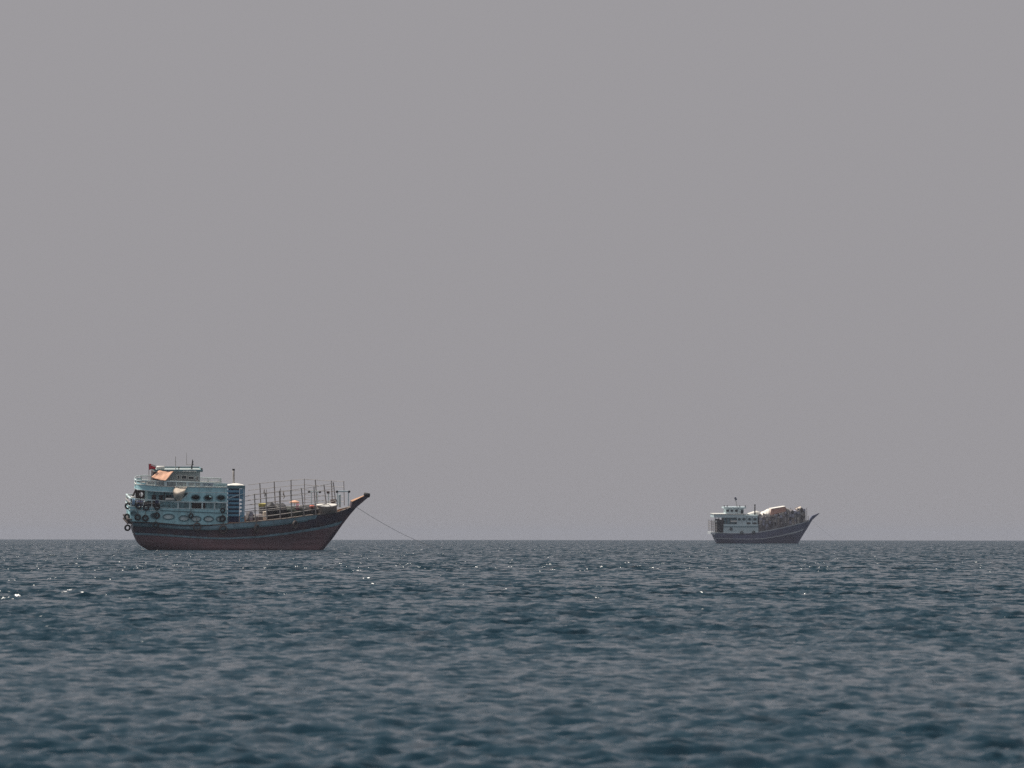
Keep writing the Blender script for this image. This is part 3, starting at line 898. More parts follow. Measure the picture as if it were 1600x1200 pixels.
mb = MB(); mb.tube([A.L(318.3, 738.5, -1.9), A.L(318.3, 735.4, -1.9), A.L(318.3, 735.2, -1.9), A.L(318.3, 733.2, -1.9)], [.05, .05, .12, .12], 8); mb.build("navigation_light", BLACK, rf)
mb = MB(); mb.tube([A.L(256.3, 735.5, -1.2), A.L(256.3, 733.2, -1.2), A.L(256.3, 733, -1.2), A.L(256.3, 731.2, -1.2)], [.05, .05, .13, .13], 8); mb.build("deck_light", BLACK, rf)
# masts and aerials
mb = MB(); mb.tube([A.L(276.7, 737, 0), A.L(276.6, 714.8, 0)], [.06, .03], 6); wa = mb.build("whip_aerial", STEEL, near)
mb = MB(); mb.tube([A.L(275.2, 724.5, 0), A.L(277.6, 723.6, 0)], .03, 5); mb.build("aerial_bracket", STEEL, wa)
mb = MB(); mb.tube([A.L(292.2, 727.2, .4), A.L(302.5, 727.2, .4)], .045, 5); wa = mb.build("mast_yard", STEEL, near)
mb = MB(); mb.tube([A.L(293.3, 727.2, .4), A.L(293.2, 708.6, .4)], [.04, .02], 5); mb.build("whip_aerial", STEEL, wa)
mb = MB(); mb.tube([A.L(300.2, 737, .4), A.L(301.2, 734.0, .4), A.L(302.6, 719.4, .4)], [.13, .10, .05], 6); sm = mb.build("signal_mast", BLACK, near)
mb = MB(); mb.tube([A.L(300.4, 731, .4), A.L(303.6, 722, .4)], .05, 5); mb.build("mast_stay", BLACK, sm)
mb = MB(); mb.tube([A.L(301, 727.6, .4), A.L(303.8, 726.4, .4)], .10, 6); mb.build("mast_lamp", BLACK, sm)
mb = MB(); mb.tube([A.L(237.8, 756, -2.2), A.L(237.6, 726.2, -2.2)], .045, 6); mb.build("flagstaff", STEEL_PALE, near)
# --- exhaust stack
mb = MB(); a, b_ = A.L(367.4, 772, -1.6), A.L(367.2, 735.6, -1.6)
mb.tube([a, b_], .135, 10); ex = mb.build("exhaust_stack", STEEL, near, True)
mb = MB(); mb.tube([b_ - Vector((0, 0, .06)), b_ + Vector((0, 0, .13))], .165, 10); mb.build("exhaust_rim", BLACK, ex)

# --- blue slatted crate tower forward of the house
yb0, yb1 = -3.45, -1.7
for p0, p1 in ((359.2, 361.2), (376.2, 377.6), (383.2, 386.0)):
    for yy in ((yb0, yb0 + .14), (yb1 - .14, yb1)):
        m1 = MB(); A.pbox(m1, p0, p1, 760.4, 818, yb0, yb0 + .14)
        d = yy[0] - yb0
        m1.v = [(x, y + d, z) for x, y, z in m1.v]; m1.build("tower_post", BLUE, near)
k = 0; py_ = 760.2
while py_ < 806:
    m1 = MB(); A.pbox(m1, 359.0, 386.2 if k == 0 else 377.2, py_, py_ + (4.6 if k == 0 else 3.4), yb0 - .05, yb0 - .003)
    m1.build("tower_slat", BLUE if k % 3 else TEAL_TRIM if k == 0 else BLUE, near)
    py_ += 7.2 if k == 0 else 6.15; k += 1
vents = [(765.5, 781.2)] + [(784.4 + i * 5.7, 787.0 + i * 5.7) for i in range(4)] + [(804.6, 818)]
for v0_, v1_ in vents:
    m1 = MB(); A.pbox(m1, 377.62, 383.18, v0_, v1_, yb0 + .02, yb0 + .08); m1.build("vent_slat", BLUE, near)
m1 = MB(); A.pbox(m1, 380.0, 380.9, 780, 806, yb0 + .005, yb0 + .019); m1.build("vent_mullion", BLUE, near)
m1 = MB(); a_, b__ = A.L(359.4, 817, yb0), A.L(377.4, 762, yb0); m1.box((a_.x, yb0 + .25, a_.z), (b__.x, yb0 + .30, b__.z)); m1.build("tower_back", NAVY_CLOTH, near)  # dark sheet close behind the slats, shade of the gaps put into its colour
m1 = MB()
ca, cb = A.L(359.8, 760.3, yb0), A.L(385.6, 760.3, yb0)
m1.grid(lambda u, v: (ca.x + (cb.x - ca.x) * u, yb0 + .02 + (yb1 - yb0 - .04) * v, ca.z - .02 + .17 * (4 * u * (1 - u)) ** .6 * (4 * v * (1 - v)) ** .4 + .03 * math.sin(9 * u + 4 * v)), 14, 8)
A.put(m1, "tower_cover", TARP_WHITE, "small white domed tarpaulin on top of the blue slatted tower", "tarpaulin", None, True, .03)
m1 = MB(); m1.tube([A.L(360, 780.5, yb0 - .09), A.L(372, 776.2, yb0 - .12), A.L(385.5, 772.4, yb0 - .09)], .05, 5); m1.build("diagonal_pipe", BLUE_PALE, near)

# --- cargo rails along the waist, near and far side
yn = lambda p: -(A.bs(p) - 0.16)
near_posts = [((402, 815.5), (400.5, 772.6)), ((419.5, 814), (418, 770.6)), ((440, 812), (438.8, 767.6)), ((457.5, 810), (456, 766)), ((476.5, 807), (472.2, 763.4)),
              ((494.6, 807), (491.5, 760.6)), ((512, 803.5), (506.8, 757.8)), ((526.5, 801), (521, 754))]
for a, b_ in near_posts:
    m1 = MB(); m1.tube([A.L(a[0], a[1], yn(a[0])), A.L(b_[0], b_[1], yn(a[0]) + .1)], .075, 6); m1.build("rail_post", STEEL, near)
def wire(pts, y, r, name, mat=STEEL, sag=0.4):
    m1 = MB(); q = []
    for (a, b_) in zip(pts[:-1], pts[1:]):
        for i in range(4):
            t = i / 4
            px, py = a[0] + (b_[0] - a[0]) * t, a[1] + (b_[1] - a[1]) * t + sag * 4 * t * (1 - t)
            q.append(A.L(px, py, y(px)))
    q.append(A.L(*pts[-1], y(pts[-1][0])))
    m1.tube(q, r, 5); m1.build(name, mat, near)
tops = [b_ for a, b_ in near_posts]; bots = [a for a, b_ in near_posts]
for f in (0.02, 0.20, 0.36, 0.52, 0.66):
    pts = [(386.2, 776.2 + f * 40)] + [(t[0] + (b_[0] - t[0]) * f, t[1] + (b_[1] - t[1]) * f) for t, b_ in zip(tops, bots)]
    wire(pts[:-1] if f > .3 else pts, yn, .034, "guard_wire")
wire([(386, 800.5), (406, 798.4), (458, 792.4), (491, 789.0), (526, 783)], yn, .055, "guard_rail", STEEL_PALE, .2)
wire([(380, 810), (416, 807.8), (455, 802.4), (492, 796.8), (527, 791.5)], yn, .055, "guard_rail", STEEL_PALE, .2)
yf = lambda p: A.bs(p) - 0.2
far_posts = [((406.2, 800), (404.4, 755.2)), ((428.8, 800), (426.8, 752.6)), ((453.6, 798), (453.2, 750.2)), ((475, 795), (474.2, 748.4)), ((494.6, 794), (491.5, 749.8)), ((518.4, 790), (517, 751.2)), ((537.4, 790), (536.6, 752.2))]
for i, (a, b_) in enumerate(far_posts):
    m1 = MB(); m1.tube([A.L(a[0], a[1], yf(a[0])), A.L(b_[0], b_[1], yf(a[0]))], .075 if i not in (3, 6) else .05, 6); m1.build("rail_post", STEEL, near)
for f in (0.01, 0.215, 0.40, 0.58, 0.76):
    pts = [(386.2, 757.6 + f * 42)] + [(b_[0] + (a[0] - b_[0]) * f, b_[1] + (42.5) * f) for a, b_ in far_posts]
    wire(pts, yf, .034, "guard_wire")
# small tackle hanging from the far rail
for p_, q_ in ((412, 765), (436, 766), (442, 768)):
    m1 = MB(); m1.tube([A.L(p_, q_, 2.8), A.L(p_ - .8, q_ + 4, 2.8), A.L(p_ + 1.2, q_ + 8, 2.8), A.L(p_ - .6, q_ + 12, 2.8)], [.05, .11, .09, .04], 5); m1.build("tackle_block", STEEL, near)
m1 = MB(); m1.tube([A.L(415.5, 765.4, 1.8), A.L(416, 790, 1.8)], .05, 5); m1.build("derrick_stay", STEEL, near)
m1 = MB(); m1.tube([A.L(437.4, 763.5, 1.8), A.L(437.6, 790, 1.8)], .05, 5); m1.build("derrick_stay", STEEL, near)

# --- pale blue gantry frames on the foredeck
def gantry(p0, p1, top, bot, y, mat):
    g = A.thing("gantry")
    m1 = MB(); A.pbox(m1, p0, p1, top, top + 1.8, y, y + .18); gb = m1.build("crossbar", mat, near)
    bpy.data.objects.remove(g)
    for q in (p0 + (p1 - p0) * .22, p1 - (p1 - p0) * .22) if p1 - p0 < 18.5 else (p0 + .9, p1 - 1.1):
        m2 = MB(); A.pbox(m2, q - .9, q + .9, top + 1.8, bot, y + .02, y + .16); m2.build("gantry_leg", mat, gb)
    for q in (p0, p1):
        m2 = MB(); c = A.L(q, top + 1.2, y + .05); m2.tube([c - Vector((.12, 0, .1)), c, c + Vector((.14, 0, .06))], [.10, .16, .10], 8); m2.build("sheave", BLACK, gb)
gantry(482.5, 499.5, 768.0, 796, 0.6, BLUE_PALE)
gantry(526.5, 545.4, 767.6, 792, -0.6, BLUE_PALE)
m1 = MB(); A.pbox(m1, 510.5, 514.6, 768.4, 771.8, .5, .9); m1.build("winch_block", DARK_WOOD, near)
m1 = MB(); m1.tube([A.L(512.6, 771, .7), A.L(513, 792, .7)], .08, 6); m1.build("winch_post", BLUE_PALE, near)
m1 = MB(); m1.tube([A.L(530.2, 773, .2), A.L(530.4, 793, .2)], .17, 8); m1.build("mooring_bitt", BLUE_PALE, near)
m1 = MB(); m1.tube([A.L(517, 784.6, -.4), A.L(523, 783.4, -.4), A.L(526, 781.8, -.4)], [.3, .26, .12], 8); m1.build("windlass_drum", DARK_WOOD, near)

# --- tyres of the near dhow
ys = lambda p: -(wA(p) + 0.24)
T = [
 (203.8, 825.8, -1.5, TYRE_BIG_DARK, "tyre dangling clear below the stern overhang with open air behind it", (0.4, 815), 0, 0.2),
 (203.4, 808.8, -1.7, TYRE_BIG_DARK, "aftmost tyre of the lower stern row, at the stern corner", (0.2, 799), 0, -0.5),
 (221.2, 809.6, None, TYRE_BIG_DARK, "second tyre from the stern corner in the lower stern row", (-0.5, 799), 0, -0.1),
 (233.0, 811.0, None, TYRE_BIG_DARK, "third tyre from the stern corner in the lower stern row", (0.5, 800), 0, 0),
 (250.6, 806.8, None, TYRE_BIG_DARK, "tyre overlapping the small dark oval panel, last of the lower stern row", (0.3, 797), 0, 0),
 (204.6, 792.2, -1.7, TYRE_BIG_DARK, "aftmost tyre of the upper stern row, on the gallery corner", (0.2, 784), 0, -0.5),
 (222.6, 791.8, None, TYRE_BIG_DARK, "upper stern row tyre beside the pale blue hanging cloth", (-0.4, 783), 0, 0),
 (234.2, 794.2, None, TYRE_BIG_DARK, "third tyre of the upper stern row, forward of the blue cloth", (0.3, 784), 0, 0),
 (251.0, 793.0, None, TYRE_BIG_DARK, "foremost tyre of the upper stern row, below a navy bundle", (0.2, 785), 0, 0),
 (249.2, 821.4, None, TYRE_BIG_DARK, "dark tyre against the black hull below the lower stern row", (0.4, 812), 0, 0),
 (303.2, 807.2, None, TYRE_SMALL, "small tyre between two pale oval panels above a big dusty tyre", (0, 797), 0.1, 0.3),
 (352.2, 798.6, None, TYRE_SMALL, "small tyre on the gallery rail just aft of the blue tower", (0, 787), 0.1, 0.1),
 (352.0, 811.6, None, TYRE_BIG_DARK, "black tyre covering the oval panel next to the blue tower", (0, 800), 0, 0),
 (312.6, 824.0, None, TYRE_BIG, "big dusty tyre on the hull under the middle oval panels", (-2, 808), 0, 0),
 (352.8, 828.0, None, TYRE_BIG, "big dusty tyre on the hull directly below the blue tower corner", (1, 812), 0, 0),
 (404.2, 826.6, None, TYRE_BIG, "tyre on the hull below the aft cargo rail, flat against the side", (1.0, 813), 0, 0.9),
 (463.0, 820.6, None, TYRE_BIG, "foremost tyre on the hull, below the black cargo bundles", (1.0, 808), 0, 0.9),
]
for px, py, y, me, lab, rp, ti, fa in T:
    yy = y if y is not None else -((A.bs(px) if px > 359 else gallery_half(px)) + 0.36)
    tyre(A, px, py, yy, me, lab, rp, ti, fa)

# --- tarpaulins, cloths, flag
c_ul, c_ur, c_lr, c_ll = A.L(252.6, 737.2, -2.14), A.L(275.8, 738.0, -2.14), A.L(264.2, 752.6, -3.75), A.L(242.4, 747.4, -3.6)
m1 = MB()
def tarp(u, v):
    p = c_ul.lerp(c_ur, u).lerp(c_ll.lerp(c_lr, u), v)
    return p + Vector((0, 0, -.10 * math.sin(math.pi * u) * (0.4 + v) - .05 * math.sin(math.pi * v) + .025 * math.sin(7 * u + 5 * v) + .015 * math.sin(17 * u - 6 * v)))
m1.grid(tarp, 16, 10)
A.put(m1, "awning", TARP_ORANGE, "sunlit peach orange awning stretched from the wheelhouse roof", "awning", None, True, .02)
m1 = MB()
lE, rE = crv([(0, 279), (.35, 275.2), (.7, 277.4), (1, 281.5)]), crv([(0, 297), (.2, 295.6), (.6, 292), (1, 287.4)])
def drape(u, v):
    px = lE(v) + (rE(v) - lE(v)) * u
    bulge = .75 * math.sin(math.pi * min(1, v * 1.05)) * (0.45 + .55 * math.sin(math.pi * u))
    y = -3.58 - bulge * 1.5 * (1.25 - .5 * v) - .07 * math.sin(11 * v + 4 * u) - .06 * math.sin(9 * u - 5 * v)
    return A.L(px, 762.4 + 21.8 * v + 1.6 * math.sin(math.pi * u) * (1 - v), y)
m1.grid(drape, 18, 22)
A.put(m1, "hanging_tarpaulin", TARP_CREAM, "crumpled cream tarpaulin bundle hanging over the side below the wheelhouse", "tarpaulin", None, True, .03)
m1 = MB()
fo = A.L(237.9, 727.0, -2.2)
def flagpt(u, v):
    return fo + Vector((.82 * u, -.10 * math.sin(6 * u) * u - .04, -.74 * (1 - v) * (1 - .18 * u) - .10 * u + .05 * math.sin(5 * u)))
m1.grid(flagpt, 14, 8)
fl = A.put(m1, "flag", FLAG, "small red and white flag flying from the stern flagstaff", "flag", None, True)
uvl = fl.data.uv_layers.new(name="UVMap")
nuv = [(i / 14, j / 8) for j in range(9) for i in range(15)]
for lp in fl.data.loops: uvl.data[lp.index].uv = nuv[lp.vertex_index]
def canister(px0, px1, py0, py1, y, wid, name, label, mat=WHITE, group=None):
    a, b_ = A.L(px0, (py0 + py1) / 2, y), A.L(px1, (py0 + py1) / 2, y)
    r = (py1 - py0) / 2 * A.s
    m = MB(); q = [a, a.lerp(b_, .08), a.lerp(b_, .92), b_]
    m.tube(q, [r * .6, r, r, r * .6], 10, flat=wid)
    return A.put(m, name, mat, label, "canister" if "canister" in name else "box", group, True)
o = canister(248.2, 261.0, 729.8, 735.4, -1.3, 1.3, "life_raft_canister", "white life raft canister on the wheelhouse roof beside the flag")
o = canister(264, 278, 779.6, 784.0, -3.75, 1.1, "white_fender_canister", "long white canister on the gallery rail below the crumpled tarpaulin")
o = canister(209.8, 216.4, 777.2, 780.6, -2.6, 1.2, "white_fender_canister", "short white canister on the stern gallery rail")
m1 = MB(); A.pbox(m1, 202.2, 204.8, 775.0, 779.6, 0.4, .8); A.put(m1, "jerry_can", WHITE, "tiny white can at the very end of the stern rail", "can")
def cloth(px0, px1, py0, py1, y, mat, name, label, skew=0):
    m = MB()
    m.grid(lambda u, v: A.L(px0 + (px1 - px0) * u + skew * v, py0 + (py1 - py0) * v, y - .07 * math.sin(9 * u + 2 * v) - .12 * math.sin(math.pi * v)), 10, 8)
    return A.put(m, name, mat, label, "cloth", None, True, .02)
cloth(213.5, 217.6, 781, 791, -(wA(215) + .18), BLUE_CLOTH, "hanging_cloth", "pale blue cloth hung over the stern gallery rail between tyres", -1.2)
cloth(248.5, 253.4, 783.2, 790.6, -(wA(250) + .18), NAVY_CLOTH, "hanging_cloth", "navy blue cloth bundle above the foremost upper stern tyre")

# --- deck cargo of the near dhow
def lump(px0, px1, py0, py1, y0, y1, seed, rough=.16, box=3.2, nu=18, nv=12, boat=None):
    """A tarped or sacked load: rounded block with slumps and creases."""
    rr = random.Random(seed)
    ph = [rr.uniform(0, 6.28) for _ in range(10)]
    yc = (y0 + y1) / 2
    bt = boat or A
    a, b_ = bt.L(px0, py1, y0 * .5 + yc * .5), bt.L(px1, py0, y0 * .5 + yc * .5)
    c = Vector(((a.x + b_.x) / 2, yc, (a.z + b_.z) / 2)); h = Vector(((b_.x - a.x) / 2, (y1 - y0) / 2, (b_.z - a.z) / 2))
    m = MB(); secs = []
    se = lambda s: math.copysign(abs(s) ** (2 / box), s)
    for j in range(nv + 1):
        th = -math.pi / 2 + math.pi * j / nv
        row = []
        for i in range(nu):
            ph_ = 2 * math.pi * i / nu
            d = Vector((se(math.cos(th)) * se(math.cos(ph_)), se(math.cos(th)) * se(math.sin(ph_)), se(math.sin(th))))
            k = 1 + rough * (.5 * math.sin(3 * d.x + ph[0]) * math.sin(4 * d.z + ph[1]) + .35 * math.sin(7 * d.x + ph[2] + 3 * d.y) + .3 * math.sin(9 * d.z + 5 * d.x + ph[3]) * math.sin(8 * d.y + ph[4]))
            row.append(c + Vector((d.x * h.x * k, d.y * h.y * k, d.z * h.z * k)))
        secs.append(row)
    m.loft(secs)
    return m
GS = "lumps added as shade on the near dhow's stern gallery"  # dark lumps added to make the open gallery look shaded inside
for i_, (p0_, p1_, q0_, q1_, mt_, lb_) in enumerate((
    (210.5, 218.5, 783.5, 797.5, TARP_DARK, "black lump added as shade behind the stern gallery rail at the corner tyre"),
    (217, 230, 784.5, 798, NAVY_CLOTH, "navy lump added as shade behind the upper stern tyres"),
    (230, 243, 785.5, 798.5, TARP_DARK, "black lump added as shade on the stern gallery behind the third upper tyre"),
    (243, 256, 787, 798.5, DARK_WOOD, "dark block added as shade on the gallery behind the foremost upper stern tyre"),
    (257, 281, 791, 798, TARP_GREEN, "low dark green lump added as shade behind the gallery balusters under the cream tarpaulin"))):
    A.put(lump(p0_, p1_, q0_, q1_, -2.75 if i_ > 0 else -2.4, -1.6 if i_ > 0 else -1.2, 40 + i_, rough=.12, box=5), "stowed_bundle", mt_, lb_, "bundle", GS, True)
G = "loads on the near dhow's deck"
def load(name, mat, label, cat, *a, **k):
    return A.put(lump(*a, **k), name, mat, label, cat, G, True)
load("cargo_bundle", TARP_DARK, "tallest black tarped bundle on deck beside the yellow rimmed tank", "bundle", 415, 433, 787.5, 815, -2.4, .6, 3)
load("cargo_bundle", TARP_DARK, "black tarped bundle just forward of the tallest one", "bundle", 431, 449, 789, 814, -2.6, 1.0, 4, rough=.22)
load("cargo_bundle", TARP_GREEN, "long dark green tarped load in the middle of the deck", "bundle", 446, 476, 793.5, 811, -2.6, 1.0, 5, rough=.2)
load("cargo_bundle", TARP_DARK, "black bundle with an orange red buoy lying on it", "bundle", 473, 497, 791.5, 809, -2.2, .8, 6, rough=.2)
load("cargo_bundle", TARP_GREY, "grey bundle in the shadow of the blue tower", "bundle", 387, 399, 801, 818, -2.4, -.6, 8)
load("sack", LILAC, "lilac sack standing beside the blue tower", "sack", 392, 397.5, 800.5, 816, -2.9, -2.3, 9)
load("sack", PINK, "pinkish sack under the small peach parasol", "sack", 463.5, 470, 788.6, 799, -2.2, -1.5, 10)
load("sack", WHITE, "white sack near the peach parasol", "sack", 468.5, 472.6, 790.6, 795.4, -2.7, -2.2, 12)
load("cargo_crate", TARP_CREAM, "pale crate at the foot of the tallest black bundle", "crate", 413.2, 419, 800, 815, -2.9, -2.3, 13, rough=.05, box=8)
load("cargo_bundle", TARP_GREY, "low grey load along the rail under the lilac sack", "bundle", 398, 415, 805, 818, -2.7, -1.2, 14)
load("red_buoy", RED, "orange red buoy lying on a black bundle", "buoy", 484, 493.6, 790.4, 794.4, -2.35, -1.8, 15, rough=.05, box=2.3)
# yellow rimmed tank
m1 = MB(); a = A.L(411.6, 812, -.8); t_ = A.L(411.6, 788.4, -.8)
m1.tube([a, t_], .50, 16); tk = A.put(m1, "water_tank", GREY_BODY, "round grey tank with a faded yellow rim behind the black bundles", "tank", G)
m1 = MB(); m1.tube([t_ + Vector((0, 0, -.28)), t_ + Vector((0, 0, .05))], .54, 16); A.sub(m1, "tank_rim", YELLOW, tk)
# parasol
m1 = MB(); top = A.L(461, 782.8, -1.2)
secs = [[top + Vector((math.cos(a_) * r_ * 1.05, math.sin(a_) * r_, -dz)) for a_ in [2 * math.pi * k / 16 for k in range(16)]] for r_, dz in ((.03, 0), (.3, .06), (.55, .16), (.60, .30))]
m1.loft(secs, True, False); pa = A.put(m1, "parasol", TARP_ORANGE, "small peach parasol standing above the green tarped load", "parasol", G, True, .02)
m1 = MB(); m1.tube([top, A.L(461, 800, -1.2)], .035, 6); A.sub(m1, "pole", STEEL, pa)
# covered skiff
m1 = MB(); secs = []
for i in range(17):
    u = i / 16
    px = 495.5 + 31 * u
    hb = .95 * (1 - abs(2 * u - 1) ** 3.2) ** .5 + .02
    zt = A.L(px, 792.4 - 2.2 * abs(2 * u - .9) ** 2, -1.5); zb = A.L(px, 806 - 3 * u - 2.5 * abs(2 * u - 1) ** 3, -1.5)
    secs.append([Vector((zt.x, -1.5 + hb * s, zt.z - (zt.z - zb.z) * (1 - abs(s) ** 3))) for s in (-1, -.97, -.9, -.75, -.5, 0, .5, .75, .9, .97, 1)])
m1.loft(secs, False); sk = A.put(m1, "skiff", WOOD, "brown wooden skiff under a cream cover lashed on the foredeck", "skiff", G, True, .06)
m1 = MB()
def cover(u, v):
    px = 494.8 + 32.2 * u
    hb = 1.0 * (1 - abs(2 * u - 1) ** 3.2) ** .5 + .03
    q = A.L(px, 792.0 - 2.2 * abs(2 * u - .9) ** 2, -1.5)
    s = 2 * v - 1
    return Vector((q.x, -1.5 + hb * s, q.z + .02 + .30 * (1 - s * s) * (1 - abs(2 * u - 1) ** 4) + .03 * math.sin(13 * u) * (1 - s * s)))
m1.grid(cover, 22, 8); A.sub(m1, "cover", TARP_WHITE, sk, True, .02)
# --- anchor rope
Mw = A.M
a = Mw @ A.L(555.5, 792.2, 0)
D2 = 800.0
zend = -D2 * D2 / (2 * EARTH) - 0.4
e = Vector(((690.0 - 800) / FPX * D2, D2, zend))
m1 = MB()
pts = []
for i in range(41):
    t = i / 40
    p = a.lerp(e, t); p.z -= .5 * 4 * t * (1 - t); pts.append(p - a)
m1.tube(pts, .028, 5)
rp_ = m1.build("anchor_rope", STEEL); rp_.location = a
tag(rp_, "thin dark anchor rope slanting from the near dhow's bow to the water", "rope")

# ================================================================== FAR DHOW
B = Boat(1193, 848.6, 1396.0, 7.0, 2.5)
bsheer = crv([(1109, 831.6), (1142, 832.6), (1165, 832.6), (1182, 831.4), (1208, 827.0), (1234, 821.2), (1254, 816.2), (1266, 811.8), (1270, 809.6)])
bstripe = crv([(1114, 840.4), (1150, 841.6), (1180, 841.6), (1195, 840.6), (1221, 836), (1247, 829.6), (1262, 823.5)])
B.hull_setup(bsheer, bstripe, (1115, 1269.5), (1117.5, 1259.5), (1119.5, 1249.5), (1121.5, 1246), (1133, 1236), 845.0, 849.0,
             (.25, 3.1, 3.4, 3.6, 3.7), (.2, .5, .58, .66, .76), -1.6, (1.8, 1.9, 2.0, 2.2, 2.6))
far = B.thing("cargo_dhow")
tag(far, "hazy cargo dhow stacked high with tarped cargo, farther and smaller of the two", "dhow", "cargo dhows lying at anchor")
US2 = [0, .006] + [i / 40 for i in range(1, 40)] + [.99, 1]
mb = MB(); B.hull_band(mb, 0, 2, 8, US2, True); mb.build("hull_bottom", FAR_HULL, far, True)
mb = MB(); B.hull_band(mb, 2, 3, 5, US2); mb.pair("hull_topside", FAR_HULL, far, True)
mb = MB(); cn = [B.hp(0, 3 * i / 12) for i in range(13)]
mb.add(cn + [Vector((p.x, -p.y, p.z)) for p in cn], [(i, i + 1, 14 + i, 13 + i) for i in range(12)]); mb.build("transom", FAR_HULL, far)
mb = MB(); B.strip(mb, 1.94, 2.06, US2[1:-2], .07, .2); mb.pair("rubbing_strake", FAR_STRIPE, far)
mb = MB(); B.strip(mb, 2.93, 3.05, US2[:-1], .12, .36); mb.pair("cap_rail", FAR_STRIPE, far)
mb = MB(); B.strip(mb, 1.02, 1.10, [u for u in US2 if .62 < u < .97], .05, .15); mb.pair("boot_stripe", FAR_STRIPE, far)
mb = MB()
for u0, u1 in zip(US2[:-1], US2[1:]):
    q = []
    for u in (u0, u1):
        p = B.hp(u, 2.6); q += [Vector((p.x, p.y, p.z)), Vector((p.x, -p.y, p.z))]
    mb.add(q, [(0, 1, 3, 2)])
mb.build("main_deck", DECKWOOD, far)
def bbox(name, p0, p1, q0, q1, y0, y1, mat, parent=None):
    m = MB(); B.pbox(m, p0, p1, q0, q1, y0, y1); return m.build(name, mat, parent or far)
bbox("stern_platform", 1109.5, 1117, 831.2, 834.6, -2.9, 2.9, FAR_STRIPE)
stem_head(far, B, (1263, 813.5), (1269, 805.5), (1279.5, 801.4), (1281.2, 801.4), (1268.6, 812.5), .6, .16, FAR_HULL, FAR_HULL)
mb = MB(); secs = []
for px, py in ((1246.5, 849), (1254, 836.5), (1262, 824), (1269, 812)):
    f = B.L(px + .5, py, 0); b_ = B.L(px - 2, py - .5, 0); secs.append([(f.x, -.07, f.z), (f.x, .07, f.z), (b_.x, .2, b_.z), (b_.x, -.2, b_.z)])
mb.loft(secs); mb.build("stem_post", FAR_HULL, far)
wB = lambda p: B.bs(max(p, 1116)) - .02
house_lo = lambda p: bsheer(p) - .4
bl1, bl2, bl3, bl4 = crv([(1109, 823), (1184, 823)]), crv([(1109, 818.6), (1184, 818.8)]), crv([(1140, 805.4), (1184, 805.6)]), crv([(1110, 813.5), (1184, 814.5)])
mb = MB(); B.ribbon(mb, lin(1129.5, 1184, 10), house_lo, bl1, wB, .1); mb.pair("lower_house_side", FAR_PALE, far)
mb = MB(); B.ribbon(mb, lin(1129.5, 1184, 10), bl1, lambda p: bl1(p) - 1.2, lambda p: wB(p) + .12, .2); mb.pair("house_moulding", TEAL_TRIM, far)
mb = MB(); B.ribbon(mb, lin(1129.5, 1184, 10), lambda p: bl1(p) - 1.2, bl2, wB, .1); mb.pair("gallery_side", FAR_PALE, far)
wb2 = lambda p: min(wB(p), 3.5)
for c_, rx in ((1154.2, 2.3), (1161.6, 2.5), (1170.2, 2.4), (1178.7, 2.8)):
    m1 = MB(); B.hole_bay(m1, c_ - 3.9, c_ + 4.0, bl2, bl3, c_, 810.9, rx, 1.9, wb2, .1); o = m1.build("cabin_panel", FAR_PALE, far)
    m2 = MB(); B.oval(m2, c_, 810.9, rx, 1.9, wb2, .07, .02); m2.build("window_frame", TEAL_TRIM, o)
    m2 = MB(); B.oval_disc(m2, c_, 810.9, rx, 1.9, wb2, .06); m2.build("window_pane", GLASS, o)
for c_, rx in ((1168.8, 3.2), (1178.2, 3.4)):
    m1 = MB(); B.oval_disc(m1, c_, 817.2, rx, 1.7, lambda p: wb2(p) + .06, 0); m1.build("gallery_opening", GLASS, far)
bbox("cabin_core", 1131, 1183.4, 806.2, 830, -2.6, 2.6, TEAL_TRIM)
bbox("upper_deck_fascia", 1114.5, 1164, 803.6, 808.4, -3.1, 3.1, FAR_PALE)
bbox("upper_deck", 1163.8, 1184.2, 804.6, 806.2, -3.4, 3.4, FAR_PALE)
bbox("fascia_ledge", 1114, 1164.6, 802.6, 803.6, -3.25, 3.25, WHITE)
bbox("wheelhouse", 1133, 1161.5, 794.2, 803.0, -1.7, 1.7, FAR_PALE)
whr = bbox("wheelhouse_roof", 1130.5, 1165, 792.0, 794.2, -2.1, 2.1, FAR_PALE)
for p0, p1 in ((1134.4, 1138.6), (1141, 1145), (1147.6, 1152.2), (1157, 1160.8)):
    bbox("window_pane", p0, p1, 796, 799.2 if p0 < 1155 else 803, -1.76, -1.702, GLASS)
bbox("rail_board", 1140.5, 1151.5, 812.8, 815.2, -3.4, -3.2, WHITE)
bbox("rail_board", 1114, 1119.4, 813.0, 815.4, -2.9, -2.7, WHITE)
for p_ in (1130.8, 1135.5, 1155.2, 1163.8):
    m1 = MB(); m1.tube([B.L(p_, 793, -1.8), B.L(p_, 789.2, -1.8)], [.09, .14], 6); m1.build("deck_light", BLACK, whr)
m1 = MB(); m1.tube([B.L(1151.6, 793, 0), B.L(1149.8, 783, 0), B.L(1147.4, 777, 0)], [.16, .12, .08], 6); mast = m1.build("signal_mast", STEEL, far)
m1 = MB(); m1.tube([B.L(1179, 806, -1.5), B.L(1179, 788.6, -1.5)], .18, 8); st = m1.build("exhaust_stack", BLACK, far, True)
m1 = MB(); m1.tube([B.L(1179, 788.9, -1.5), B.L(1179, 787.8, -1.5)], .24, 8); m1.build("exhaust_rim", BLACK, st)
for p_ in (1110.6, 1113, 1116, 1119):
    m1 = MB(); m1.tube([B.L(p_, 832, -2.6), B.L(p_, 812.5, -2.6)], .06, 5); m1.pair("stern_rail_post", STEEL_PALE, far)
